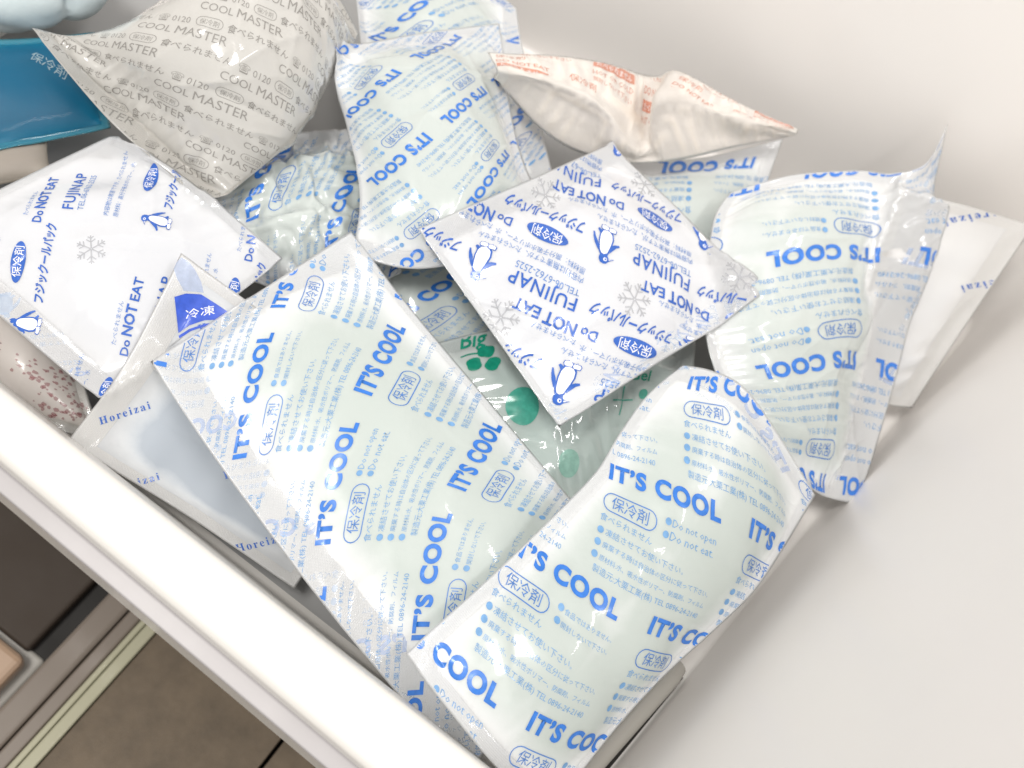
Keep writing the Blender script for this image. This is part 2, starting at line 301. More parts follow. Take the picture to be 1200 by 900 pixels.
# ------------------------------------------------------------------ inflating the packs (a small cloth solver)
PACKS = [
  {'key': 'red', 'net': [[[-13.62, -10.89, 1.2], [-12.86, -10.4, 1.2], [-12.05, -9.92, 1.2], [-11.09, -9.48, 1.2], [-10.08, -9.08, 1.2]], [[-14.96, -10.13, 1.44], [-14.04, -9.66, 1.59], [-13.11, -9.19, 1.69], [-12.15, -8.76, 1.61], [-11.19, -8.34, 1.44]], [[-16.28, -9.4, 1.61], [-15.25, -8.91, 1.85], [-14.22, -8.43, 2.01], [-13.23, -7.99, 1.88], [-12.28, -7.57, 1.61]], [[-17.49, -8.76, 1.62], [-16.46, -8.18, 1.82], [-15.42, -7.61, 1.95], [-14.35, -7.15, 1.84], [-13.28, -6.73, 1.62]], [[-18.68, -8.15, 1.6], [-17.67, -7.45, 1.72], [-16.63, -6.8, 1.8], [-15.46, -6.3, 1.73], [-14.25, -5.88, 1.6]]], 'W': 4.48, 'L': 5.62, 'pr': 'red', 'M': [[0.0261, 0.0176, 1.5301], [-0.0044, 0.0268, 2.9385]], 'fill': 0.9, 'fins': [0.4, 0.4, 0.5, 0.5], 'mat': 'clearred', 'label': 'clear pack with faded dark red print, half under the penguin pack at left', 'cat': 'ice pack', 'name': 'ice_pack'},
  {'key': 'beige', 'net': [[[-20.27, -5.74, 2.2], [-19.83, -4.96, 2.2], [-19.4, -4.19, 2.2], [-18.96, -3.41, 2.2], [-18.53, -2.64, 2.2]], [[-20.67, -5.35, 2.2], [-20.22, -4.6, 2.2], [-19.76, -3.85, 2.2], [-19.31, -3.1, 2.2], [-18.86, -2.35, 2.2]], [[-21.08, -4.96, 2.2], [-20.6, -4.24, 2.2], [-20.13, -3.51, 2.2], [-19.66, -2.79, 2.2], [-19.19, -2.06, 2.2]], [[-21.48, -4.57, 2.2], [-20.99, -3.87, 2.2], [-20.5, -3.17, 2.2], [-20.01, -2.47, 2.2], [-19.52, -1.78, 2.2]], [[-21.89, -4.18, 2.2], [-21.38, -3.51, 2.2], [-20.87, -2.84, 2.2], [-20.36, -2.16, 2.2], [-19.85, -1.49, 2.2]]], 'W': 3.46, 'L': 2.0, 'pr': None, 'M': None, 'fill': 0.6, 'fins': [0.1, 0.1, 0.1, 0.1], 'mat': 'beige', 'pucker': 0.2, 'lump': 0.2, 'label': 'plain beige wrapped lump peeping out below the blue gel pack', 'cat': 'package', 'name': 'wrapped_package'},
  {'key': 'blue', 'net': [[[-21.26, -5.48, 2.5], [-20.61, -4.1, 2.5], [-19.93, -2.7, 2.5], [-19.17, -1.21, 2.5], [-18.39, 0.3, 2.5]], [[-22.38, -4.34, 2.79], [-21.57, -3.1, 2.79], [-20.75, -1.83, 2.79], [-19.93, -0.5, 2.8], [-19.11, 0.85, 2.8]], [[-23.46, -3.27, 3.01], [-22.51, -2.12, 3.01], [-21.59, -0.95, 3.01], [-20.73, 0.26, 3.01], [-19.89, 1.48, 3.0]], [[-24.39, -2.38, 3.03], [-23.41, -1.22, 3.04], [-22.47, -0.06, 3.03], [-21.64, 1.11, 2.99], [-20.83, 2.28, 2.94]], [[-25.28, -1.54, 3.0], [-24.3, -0.35, 3.01], [-23.37, 0.83, 3.0], [-22.56, 1.98, 2.91], [-21.8, 3.13, 2.8]]], 'W': 6.02, 'L': 5.02, 'pr': 'blue', 'M': [[0.0328, 0.0153, 3.3791], [-0.0294, 0.0376, 3.5959]], 'fill': 0.8, 'fins': [0.3, 0.3, 0.3, 0.3], 'mat': 'blue', 'pucker': 0.1, 'lump': 0.3, 'creases': 0, 'loose': 0.01, 'label': 'translucent deep blue gel pack in the far left corner of the drawer', 'cat': 'gel pack', 'name': 'gel_pack'},
  {'key': 'p14', 'net': [[[-5.36, 0.27, 1.8], [-3.47, 0.74, 1.8], [-1.81, 1.47, 1.8], [-0.66, 2.68, 1.8], [0.38, 3.98, 1.8]], [[-6.07, 0.89, 2.01], [-4.47, 1.54, 2.09], [-2.99, 2.39, 2.13], [-1.82, 3.59, 2.08], [-0.72, 4.86, 2.01]], [[-6.82, 1.55, 2.19], [-5.46, 2.38, 2.33], [-4.15, 3.34, 2.39], [-2.95, 4.53, 2.31], [-1.78, 5.75, 2.19]], [[-7.67, 2.36, 2.23], [-6.43, 3.37, 2.31], [-5.18, 4.42, 2.36], [-3.93, 5.54, 2.3], [-2.68, 6.67, 2.23]], [[-8.56, 3.21, 2.2], [-7.39, 4.4, 2.2], [-6.15, 5.55, 2.2], [-4.83, 6.59, 2.2], [-3.5, 7.59, 2.2]]], 'W': 6.73, 'L': 5.55, 'pr': 'cool', 'M': [[0.0291, -0.0293, 0.7532], [0.0198, 0.0086, 1.4134]], 'fill': 0.8, 'fins': [0.4, 0.4, 0.5, 0.5], 'mat': 'coolgloss', 'group': 'blue lettered ice packs', 'label': 'shaded blue lettered ice pack deep in the gap above the green clover pack', 'cat': 'ice pack', 'name': 'ice_pack'},
  {'key': 'clear', 'net': [[[2.09, -1.87, 2.4], [4.07, -1.23, 2.41], [5.59, -0.14, 2.38], [6.57, 1.4, 2.29], [7.5, 2.99, 2.2]], [[0.58, -1.05, 2.67], [2.52, -0.16, 2.73], [4.17, 1.11, 2.72], [5.47, 2.73, 2.63], [6.74, 4.39, 2.53]], [[-0.91, -0.31, 2.9], [0.96, 0.92, 2.98], [2.74, 2.4, 2.98], [4.37, 4.1, 2.89], [5.97, 5.81, 2.8]], [[-2.35, 0.15, 2.97], [-0.59, 1.98, 3.03], [1.3, 3.8, 3.02], [3.25, 5.56, 2.93], [5.21, 7.31, 2.84]], [[-3.76, 0.51, 3.0], [-2.13, 3.04, 3.01], [-0.15, 5.24, 2.98], [2.13, 7.06, 2.89], [4.45, 8.83, 2.8]]], 'W': 9.44, 'L': 7.32, 'pr': 'clear', 'M': [[0.0315, 0.0135, 1.7009], [-0.0008, 0.0366, 6.1932]], 'fill': 0.6, 'fins': [0.5, 0.5, 0.5, 0.6], 'mat': 'clear', 'creases': 10, 'amp': 1.3, 'label': 'see-through grey green pack printed with a green clover and round dots', 'cat': 'ice pack', 'name': 'ice_pack'},
  {'key': 'p9', 'net': [[[-10.01, -1.49, 3.0], [-8.62, -0.76, 3.0], [-7.52, 0.18, 3.0], [-6.82, 1.4, 3.0], [-6.19, 2.67, 3.0]], [[-11.52, -0.88, 3.13], [-10.31, 0.03, 3.23], [-9.18, 1.09, 3.26], [-8.17, 2.35, 3.2], [-7.18, 3.64, 3.13]], [[-12.98, -0.25, 3.2], [-11.89, 0.91, 3.34], [-10.73, 2.14, 3.39], [-9.5, 3.45, 3.31], [-8.26, 4.77, 3.2]], [[-14.26, 0.4, 3.12], [-13.17, 1.96, 3.2], [-12.01, 3.45, 3.23], [-10.78, 4.84, 3.18], [-9.55, 6.2, 3.12]], [[-15.5, 1.06, 3.0], [-14.37, 3.05, 3.0], [-13.22, 4.82, 3.0], [-12.05, 6.29, 3.0], [-10.87, 7.7, 3.0]]], 'W': 6.92, 'L': 7.05, 'pr': 'cool', 'M': [[0.0129, -0.0279, 1.635], [0.027, -0.0067, 2.9765]], 'fill': 0.85, 'fins': [0.5, 0.5, 0.6, 0.5], 'mat': 'coolgloss', 'group': 'blue lettered ice packs', 'loose': 0.12, 'creases': 14, 'amp': 2.4, 'label': 'shiny crumpled blue lettered ice pack below the grey lettered pack', 'cat': 'ice pack', 'name': 'ice_pack'},
  {'key': 'p13', 'net': [[[1.42, 8.14, 3.2], [2.78, 9.42, 3.2], [3.93, 10.87, 3.2], [4.58, 12.65, 3.2], [5.11, 14.51, 3.2]], [[0.15, 9.26, 3.31], [1.47, 10.57, 3.46], [2.65, 12.01, 3.53], [3.49, 13.71, 3.41], [4.26, 15.47, 3.26]], [[-1.11, 10.4, 3.4], [0.2, 11.76, 3.66], [1.44, 13.21, 3.79], [2.47, 14.86, 3.62], [3.46, 16.53, 3.38]], [[-2.28, 11.64, 3.41], [-0.81, 13.09, 3.62], [0.58, 14.62, 3.76], [1.76, 16.28, 3.77], [2.89, 17.97, 3.74]], [[-3.39, 12.89, 3.4], [-1.69, 14.46, 3.48], [-0.11, 16.1, 3.62], [1.2, 17.81, 3.9], [2.43, 19.54, 4.2]]], 'W': 7.93, 'L': 6.57, 'pr': 'cool', 'M': [[-0.0328, -0.0074, 6.9137], [0.0045, -0.0367, 5.9694]], 'fill': 1.0, 'fins': [0.4, 0.4, 0.5, 0.7], 'mat': 'coolgloss', 'group': 'blue lettered ice packs', 'label': 'blue lettered ice pack tucked under the cream pack with orange print', 'cat': 'ice pack', 'name': 'ice_pack'},
  {'key': 'p11', 'net': [[[-13.13, 9.04, 3.6], [-9.82, 7.49, 3.6], [-6.76, 6.57, 3.6], [-5.22, 8.21, 3.6], [-4.28, 10.52, 3.6]], [[-13.96, 9.89, 3.79], [-11.43, 9.19, 3.86], [-8.97, 8.93, 3.9], [-7.31, 10.32, 3.86], [-6.03, 12.12, 3.78]], [[-14.84, 10.8, 3.97], [-13.04, 10.94, 4.09], [-11.16, 11.31, 4.16], [-9.37, 12.42, 4.08], [-7.74, 13.69, 3.96]], [[-16.01, 12.03, 4.03], [-14.68, 12.95, 4.11], [-13.15, 13.85, 4.17], [-11.15, 14.52, 4.15], [-9.15, 15.07, 4.1]], [[-17.38, 13.51, 4.0], [-16.34, 15.13, 3.99], [-14.97, 16.49, 4.0], [-12.71, 16.6, 4.09], [-10.33, 16.3, 4.2]]], 'W': 8.74, 'L': 10.46, 'pr': 'cool', 'M': [[0.0303, -0.0365, 1.1649], [0.0299, -0.0062, 4.1486]], 'fill': 1.0, 'fins': [0.4, 0.8, 0.6, 0.6], 'mat': 'coolgloss', 'group': 'blue lettered ice packs', 'label': 'blue lettered ice pack at the top edge, mostly behind the tall bulging pack', 'cat': 'ice pack', 'name': 'ice_pack'},
  {'key': 'p8', 'net': [[[-21.64, 0.07, 5.4], [-19.44, -0.44, 5.2], [-17.12, -0.85, 4.99], [-14.89, -0.92, 4.79], [-12.79, -0.89, 4.6]], [[-20.92, 0.99, 4.97], [-18.96, 1.02, 4.75], [-16.83, 0.98, 4.57], [-14.59, 0.77, 4.55], [-12.43, 0.52, 4.56]], [[-19.89, 2.02, 5.7], [-17.97, 1.8, 5.88], [-15.95, 1.62, 5.89], [-13.97, 1.62, 5.45], [-12.09, 1.66, 4.9]], [[-19.15, 3.34, 6.44], [-17.19, 2.7, 7.12], [-15.21, 2.26, 7.38], [-13.51, 2.46, 6.44], [-11.96, 2.8, 5.24]], [[-19.23, 5.12, 6.17], [-17.22, 4.44, 7.2], [-15.22, 3.92, 7.71], [-13.61, 3.96, 6.66], [-12.16, 4.14, 5.25]], [[-19.5, 6.43, 5.86], [-17.61, 6.02, 6.85], [-15.68, 5.67, 7.36], [-14.04, 5.56, 6.41], [-12.55, 5.51, 5.13]], [[-19.85, 7.48, 5.58], [-18.12, 7.47, 6.35], [-16.32, 7.4, 6.74], [-14.6, 7.14, 5.98], [-12.99, 6.85, 4.96]], [[-20.2, 8.47, 5.29], [-18.67, 8.9, 5.81], [-16.99, 9.11, 6.06], [-15.19, 8.72, 5.51], [-13.45, 8.18, 4.78]], [[-20.56, 9.48, 5.0], [-19.21, 10.33, 5.28], [-17.65, 10.83, 5.39], [-15.78, 10.3, 5.05], [-13.91, 9.52, 4.6]]], 'W': 8.03, 'L': 13.1, 'pr': 'master', 'M': [[0.0299, -0.0159, 2.6227], [0.0165, 0.0287, 5.5364]], 'fill': 1.6, 'fins': [0.1, 0.1, 0.9, 0.6], 'mat': 'silver', 'loose': 0.07, 'creases': 18, 'amp': 2.0, 'label': 'plump pearly pack with rows of grey lettering in the far left', 'cat': 'ice pack', 'name': 'ice_pack'},
  {'key': 'p5', 'net': [[[10.01, 11.2, 2.0], [10.98, 11.78, 1.9], [11.95, 12.37, 1.81], [12.95, 13.03, 1.7], [13.97, 13.71, 1.6]], [[9.52, 12.93, 3.24], [10.51, 13.63, 3.16], [11.53, 14.32, 3.08], [12.62, 14.97, 3.03], [13.74, 15.62, 2.98]], [[8.98, 14.71, 4.44], [10.04, 15.51, 4.39], [11.13, 16.27, 4.35], [12.32, 16.92, 4.34], [13.54, 17.51, 4.35]], [[8.33, 16.64, 5.54], [9.55, 17.46, 5.55], [10.79, 18.24, 5.58], [12.07, 18.85, 5.62], [13.37, 19.39, 5.68]], [[7.64, 18.62, 6.6], [9.05, 19.44, 6.7], [10.46, 20.21, 6.79], [11.84, 20.77, 6.9], [13.21, 21.25, 7.0]]], 'W': 5.4, 'L': 9.31, 'pr': 'horei', 'M': [[-0.0336, 0.0298, 4.185], [-0.0193, -0.0268, 9.7099]], 'fill': 0.15, 'fins': [0.5, 0.9, 0.5, 0.5], 'mat': 'horei2', 'group': 'serif lettered ice packs', 'pucker': 0.15, 'loose': 0.01, 'creases': 2, 'label': 'flat whitish pack with small blue serif lettering standing against the right wall', 'cat': 'ice pack', 'name': 'ice_pack'},
  {'key': 'p6', 'net': [[[-18.98, -8.35, 4.0], [-16.69, -8.44, 4.01], [-14.45, -8.53, 3.99], [-12.39, -8.59, 3.9], [-10.37, -8.64, 3.8]], [[-18.65, -7.23, 4.11], [-16.47, -7.16, 4.34], [-14.31, -7.16, 4.43], [-12.23, -7.28, 4.25], [-10.17, -7.44, 4.02]], [[-18.32, -6.06, 4.2], [-16.25, -5.87, 4.61], [-14.16, -5.8, 4.79], [-12.07, -5.97, 4.54], [-9.99, -6.18, 4.2]], [[-18.02, -4.79, 4.27], [-16.0, -4.59, 4.72], [-13.95, -4.5, 4.92], [-11.88, -4.61, 4.65], [-9.81, -4.77, 4.27]], [[-17.73, -3.49, 4.3], [-15.76, -3.31, 4.7], [-13.75, -3.2, 4.89], [-11.7, -3.26, 4.64], [-9.65, -3.34, 4.31]], [[-17.47, -2.2, 4.26], [-15.55, -1.99, 4.56], [-13.58, -1.87, 4.72], [-11.55, -1.92, 4.57], [-9.51, -2.01, 4.35]], [[-17.22, -0.92, 4.2], [-15.34, -0.68, 4.39], [-13.41, -0.54, 4.51], [-11.4, -0.6, 4.47], [-9.38, -0.69, 4.4]]], 'W': 8.3, 'L': 8.04, 'pr': 'fuji2', 'M': [[-0.0196, -0.022, 2.3354], [0.026, -0.0153, 3.1708]], 'fill': 0.5, 'fins': [0.3, 0.3, 0.9, 0.4], 'mat': 'fuji', 'group': 'penguin printed ice packs', 'loose': 0.03, 'creases': 6, 'ghost': [(2, 0.9)], 'bend': 0.035, 'label': 'white penguin printed pack lying along the left edge of the drawer', 'cat': 'ice pack', 'name': 'ice_pack'},
  {'key': 'p7', 'net': [[[-1.65, -9.05, 1.6], [-1.84, -7.25, 1.9], [-2.05, -5.5, 2.23], [-2.28, -3.84, 2.61], [-2.53, -2.2, 3.0]], [[-4.05, -9.27, 1.88], [-4.18, -7.5, 2.23], [-4.3, -5.74, 2.6], [-4.42, -4.02, 3.02], [-4.54, -2.31, 3.45]], [[-6.37, -9.52, 2.19], [-6.45, -7.78, 2.6], [-6.53, -6.03, 3.02], [-6.59, -4.27, 3.5], [-6.64, -2.5, 3.98]], [[-8.43, -9.86, 2.58], [-8.52, -8.15, 3.11], [-8.65, -6.43, 3.65], [-8.84, -4.69, 4.2], [-9.05, -2.96, 4.75]], [[-10.38, -10.22, 3.0], [-10.5, -8.55, 3.69], [-10.71, -6.87, 4.36], [-11.12, -5.19, 4.98], [-11.57, -3.5, 5.6]]], 'W': 7.21, 'L': 9.13, 'pr': 'horei', 'M': [[0.0215, 0.0173, 1.0434], [-0.0173, 0.0235, 8.5582]], 'fill': 0.28, 'fins': [0.4, 0.4, 0.4, 1.0], 'loose': 0.003, 'creases': 1, 'extra': [('logo_patch', 'royal', 0, 'poly', [[5.899, 8.748], [6.218, 8.489], [6.485, 8.092], [6.516, 7.572], [6.525, 7.029], [6.217, 7.157], [5.836, 7.619], [5.406, 7.933], [4.988, 8.105]]), ('logo_lettering', 'white', 1, 'text', '冷凍', [5.532, 8.128], [6.221, 7.468], [6.044, 8.461]), ('logo_edge', 'royal', 0, 'poly', [[4.917, 8.065], [5.311, 7.879], [5.757, 7.542], [6.146, 7.115], [6.098, 7.087], [5.714, 7.486], [5.284, 7.8], [4.862, 8.001]]), ('logo_oval', 'ghost', 0, 'poly', [[6.867, 9.203], [7.092, 9.075], [7.12, 8.833], [7.013, 8.556], [6.818, 8.26], [6.581, 8.053], [6.426, 8.298], [6.241, 8.589], [6.443, 8.922], [6.638, 9.129]])], 'mat': 'horei', 'group': 'serif lettered ice packs', 'pucker': 0.1, 'lump': 0.6, 'label': 'blue grey pack with small serif lettering beside the front rim', 'cat': 'ice pack', 'name': 'ice_pack'},
  {'key': 'p10', 'net': [[[-7.55, 1.16, 4.6], [-5.79, 1.86, 4.89], [-4.49, 3.42, 4.98], [-3.94, 5.81, 4.81], [-3.5, 8.27, 4.6]], [[-8.58, 2.63, 4.93], [-6.88, 3.29, 5.57], [-5.58, 4.61, 5.77], [-5.0, 6.55, 5.38], [-4.5, 8.54, 4.93]], [[-9.77, 3.88, 5.03], [-8.15, 4.6, 5.86], [-6.85, 5.83, 6.12], [-6.12, 7.5, 5.61], [-5.48, 9.19, 5.03]], [[-11.0, 4.95, 5.01], [-9.5, 5.81, 5.91], [-8.17, 7.05, 6.19], [-7.27, 8.56, 5.64], [-6.44, 10.09, 5.01]], [[-12.08, 5.88, 5.0], [-10.71, 6.96, 5.79], [-9.44, 8.32, 6.04], [-8.48, 9.81, 5.56], [-7.57, 11.29, 5.0]], [[-13.03, 6.68, 5.0], [-11.82, 8.07, 5.55], [-10.65, 9.64, 5.72], [-9.71, 11.19, 5.39], [-8.81, 12.73, 5.0]], [[-13.97, 7.48, 5.0], [-12.92, 9.17, 5.29], [-11.85, 10.95, 5.38], [-10.94, 12.59, 5.21], [-10.07, 14.18, 5.0]]], 'W': 7.75, 'L': 10.08, 'pr': 'cool', 'M': [[-0.0179, 0.0166, 2.8203], [-0.0128, -0.015, 4.4909]], 'fill': 1.1, 'fins': [0.1, 0.5, 0.6, 0.5], 'mat': 'coolgloss', 'group': 'blue lettered ice packs', 'loose': 0.045, 'creases': 12, 'bend': 0.03, 'amp': 1.3, 'label': 'tall bulging blue lettered ice pack in the middle of the back row', 'cat': 'ice pack', 'name': 'ice_pack'},
  {'key': 'p12', 'net': [[[-8.55, 11.55, 5.0], [-7.09, 11.21, 5.01], [-5.62, 10.92, 5.01], [-4.16, 11.1, 4.95], [-2.87, 11.86, 4.82], [-2.04, 12.52, 4.78], [-1.26, 13.32, 4.85], [-0.67, 13.87, 4.98], [0.13, 15.04, 5.08], [0.76, 16.06, 5.16], [1.43, 17.06, 5.23], [2.12, 18.01, 5.32], [2.81, 18.95, 5.4]], [[-8.37, 11.12, 5.63], [-6.98, 11.12, 5.79], [-5.58, 11.13, 5.93], [-4.2, 11.37, 5.88], [-3.0, 11.89, 5.59], [-2.13, 12.54, 5.14], [-1.54, 13.31, 5.13], [-1.41, 13.68, 5.88], [-0.53, 14.79, 5.99], [0.32, 15.81, 5.89], [1.16, 16.83, 5.79], [1.97, 17.82, 5.66], [2.78, 18.81, 5.53]], [[-8.2, 10.7, 6.26], [-6.87, 11.02, 6.56], [-5.54, 11.33, 6.84], [-4.25, 11.64, 6.81], [-3.14, 11.93, 6.37], [-2.21, 12.58, 5.5], [-1.81, 13.31, 5.42], [-2.15, 13.49, 6.78], [-1.19, 14.54, 6.89], [-0.12, 15.56, 6.62], [0.89, 16.6, 6.34], [1.83, 17.63, 6.01], [2.75, 18.66, 5.66]], [[-8.16, 10.51, 6.7], [-6.85, 10.89, 7.09], [-5.54, 11.26, 7.44], [-4.29, 11.62, 7.41], [-3.24, 11.97, 6.86], [-2.33, 12.76, 5.78], [-2.04, 13.58, 5.66], [-2.55, 13.65, 7.38], [-1.53, 14.54, 7.48], [-0.35, 15.44, 7.11], [0.75, 16.4, 6.75], [1.76, 17.43, 6.33], [2.75, 18.47, 5.9]], [[-8.44, 10.74, 6.62], [-7.21, 11.23, 6.98], [-5.98, 11.73, 7.31], [-4.78, 12.32, 7.25], [-3.74, 12.99, 6.7], [-2.88, 13.83, 5.78], [-2.47, 14.46, 5.81], [-2.66, 14.33, 7.38], [-1.61, 15.07, 7.42], [-0.49, 15.86, 7.03], [0.61, 16.7, 6.68], [1.68, 17.6, 6.32], [2.74, 18.5, 5.95]], [[-8.72, 10.97, 6.51], [-7.58, 11.58, 6.84], [-6.43, 12.21, 7.14], [-5.27, 13.03, 7.06], [-4.23, 14.02, 6.5], [-3.44, 14.88, 5.77], [-2.89, 15.31, 5.94], [-2.74, 14.99, 7.35], [-1.67, 15.59, 7.33], [-0.62, 16.29, 6.92], [0.48, 17.02, 6.58], [1.6, 17.78, 6.28], [2.73, 18.55, 5.97]], [[-9.01, 11.21, 6.4], [-7.95, 11.94, 6.7], [-6.88, 12.69, 6.97], [-5.77, 13.74, 6.86], [-4.72, 15.04, 6.31], [-3.99, 15.94, 5.77], [-3.31, 16.17, 6.07], [-2.83, 15.65, 7.32], [-1.74, 16.11, 7.23], [-0.74, 16.72, 6.81], [0.34, 17.33, 6.48], [1.53, 17.96, 6.24], [2.72, 18.59, 6.0]]], 'W': 16.14, 'L': 3.97, 'pr': 'orange', 'M': [[0.034, 0.004, 3.0], [-0.004, 0.034, 2.6]], 'fill': 0.05, 'fins': [0.5, 0.5, 0.15, 0.15], 'mat': 'cream', 'creases': 9, 'pv0': 0.6, 'bend': 0.012, 'hold': 0.09, 'loose': 0.02, 'wob': 0.08, 'pucker': 0.8, 'lump': 1.6, 'amp': 1.0, 'label': 'cream paper-like pack with orange print, bent in the middle near the back wall', 'cat': 'ice pack', 'name': 'ice_pack'},
  {'key': 'p4', 'net': [[[8.91, 5.34, 3.6], [9.79, 5.65, 3.45], [10.56, 5.92, 3.3], [11.1, 6.08, 3.12], [11.56, 6.22, 2.95], [12.03, 6.4, 2.76], [12.5, 6.69, 2.58], [13.02, 7.06, 2.36], [13.75, 7.58, 2.0]], [[7.41, 5.94, 4.12], [8.26, 6.43, 4.19], [9.04, 6.95, 4.16], [9.69, 7.52, 3.97], [10.28, 8.1, 3.73], [10.9, 8.65, 3.48], [11.54, 9.15, 3.22], [12.23, 9.64, 2.92], [13.05, 10.15, 2.57]], [[5.92, 6.55, 4.64], [6.73, 7.22, 4.91], [7.53, 8.01, 5.01], [8.28, 8.98, 4.81], [9.01, 9.98, 4.51], [9.76, 10.9, 4.19], [10.58, 11.61, 3.85], [11.44, 12.22, 3.49], [12.35, 12.71, 3.15]], [[4.51, 7.66, 5.08], [5.31, 8.48, 5.52], [6.14, 9.45, 5.73], [6.97, 10.66, 5.54], [7.8, 11.91, 5.22], [8.67, 13.05, 4.87], [9.63, 13.94, 4.47], [10.62, 14.69, 4.06], [11.57, 15.23, 3.71]], [[3.24, 9.71, 5.39], [4.09, 10.59, 5.9], [4.97, 11.57, 6.18], [5.86, 12.69, 6.05], [6.75, 13.83, 5.79], [7.68, 14.94, 5.47], [8.7, 15.98, 5.02], [9.75, 16.92, 4.53], [10.73, 17.57, 4.11]], [[2.18, 12.03, 5.61], [3.09, 13.0, 6.11], [4.01, 13.98, 6.41], [4.92, 14.92, 6.37], [5.81, 15.84, 6.2], [6.76, 16.8, 5.97], [7.82, 17.83, 5.61], [8.86, 18.89, 5.2], [9.66, 19.85, 4.89]], [[2.0, 13.65, 5.6], [2.85, 15.01, 5.83], [3.69, 16.25, 6.0], [4.49, 17.24, 6.02], [5.26, 18.11, 6.02], [6.1, 18.86, 6.15], [7.15, 19.23, 6.53], [7.97, 19.85, 7.1], [7.61, 21.92, 8.0]]], 'W': 9.69, 'L': 14.11, 'pr': 'cool', 'M': [[-0.0377, 0.0063, 6.8487], [-0.002, -0.035, 5.3952]], 'fill': 0.62, 'fins': [0.4, 1.9, 0.5, 0.5], 'mat': 'coolgloss', 'group': 'blue lettered ice packs', 'shift': -34, 'loose': 0.035, 'creases': 14, 'amp': 1.2, 'ghost': [(1, 2.1)], 'lump': 1.0, 'bend': 0.03, 'fbend': 0.16, 'label': 'large blue lettered ice pack with a twisted corner, propped up beside the right wall', 'cat': 'ice pack', 'name': 'ice_pack'},
  {'key': 'p3', 'net': [[[-6.18, 2.79, 6.0], [-4.23, 2.23, 5.81], [-2.23, 1.63, 5.63], [-0.04, 0.9, 5.5], [2.19, 0.12, 5.4]], [[-5.22, 5.34, 6.03], [-3.15, 4.4, 6.27], [-1.05, 3.55, 6.41], [1.06, 3.18, 6.05], [3.11, 3.11, 5.41]], [[-4.39, 7.69, 5.95], [-2.29, 6.74, 6.31], [-0.16, 5.89, 6.55], [1.94, 5.66, 6.14], [3.97, 5.78, 5.38]], [[-3.71, 9.81, 5.78], [-1.65, 9.16, 5.99], [0.44, 8.55, 6.11], [2.6, 8.23, 5.82], [4.75, 8.08, 5.29]], [[-3.03, 11.91, 5.6], [-1.04, 11.58, 5.62], [1.01, 11.24, 5.61], [3.24, 10.81, 5.45], [5.51, 10.35, 5.2]]], 'W': 8.84, 'L': 10.32, 'pr': 'fuji', 'M': [[-0.0243, 0.0228, 6.5829], [-0.0158, -0.0295, 3.2109]], 'fill': 0.6, 'fins': [0.9, 0.35, 0.35, 0.35], 'mat': 'fuji', 'group': 'penguin printed ice packs', 'loose': 0.03, 'creases': 7, 'amp': 0.6, 'ghost': [(1, 0.9)], 'bend': 0.03, 'label': 'glossy white penguin printed pack turned like a diamond on top of the pile', 'cat': 'ice pack', 'name': 'ice_pack'},
  {'key': 'p1', 'net': [[[6.51, -10.53, 2.4], [6.88, -8.39, 2.77], [7.37, -6.13, 3.02], [8.01, -3.88, 3.03], [8.67, -1.67, 3.0]], [[4.38, -10.17, 2.73], [4.63, -7.94, 3.16], [5.15, -5.66, 3.41], [6.12, -3.51, 3.33], [7.16, -1.43, 3.2]], [[2.26, -9.82, 3.07], [2.38, -7.49, 3.54], [2.94, -5.18, 3.8], [4.23, -3.15, 3.63], [5.65, -1.19, 3.39]], [[0.13, -9.43, 3.38], [0.17, -7.04, 3.91], [0.76, -4.73, 4.18], [2.31, -2.77, 3.93], [4.01, -0.91, 3.59]], [[-2.04, -8.94, 3.63], [-1.92, -6.63, 4.25], [-1.27, -4.36, 4.54], [0.27, -2.39, 4.22], [1.96, -0.51, 3.8]], [[-4.13, -8.4, 3.81], [-3.9, -6.18, 4.48], [-3.25, -3.96, 4.8], [-1.88, -1.95, 4.47], [-0.39, -0.02, 4.01]], [[-5.83, -7.95, 3.92], [-5.86, -5.57, 4.53], [-5.4, -3.29, 4.85], [-4.05, -1.39, 4.59], [-2.57, 0.41, 4.23]], [[-7.64, -7.43, 4.04], [-7.75, -4.99, 4.51], [-7.41, -2.67, 4.79], [-6.29, -0.81, 4.67], [-5.03, 0.93, 4.48]], [[-9.99, -6.71, 4.2], [-9.5, -4.55, 4.43], [-9.02, -2.35, 4.62], [-8.61, -0.29, 4.72], [-8.22, 1.71, 4.8]]], 'W': 9.49, 'L': 17.07, 'pr': 'cool', 'M': [[0.0234, -0.0218, 1.3508], [0.0191, 0.0188, 8.0269]], 'fill': 0.5, 'fins': [1.2, 0.3, 0.7, 0.8], 'mat': 'cool', 'group': 'blue lettered ice packs', 'shift': -99, 'loose': 0.018, 'creases': 2, 'amp': 0.5, 'bend': 0.06, 'ghost': [(0, 1.4)], 'pucker': 0.6, 'lump': 0.8, 'label': 'long blue lettered ice pack lying full length at the front centre of the pile', 'cat': 'ice pack', 'name': 'ice_pack'},
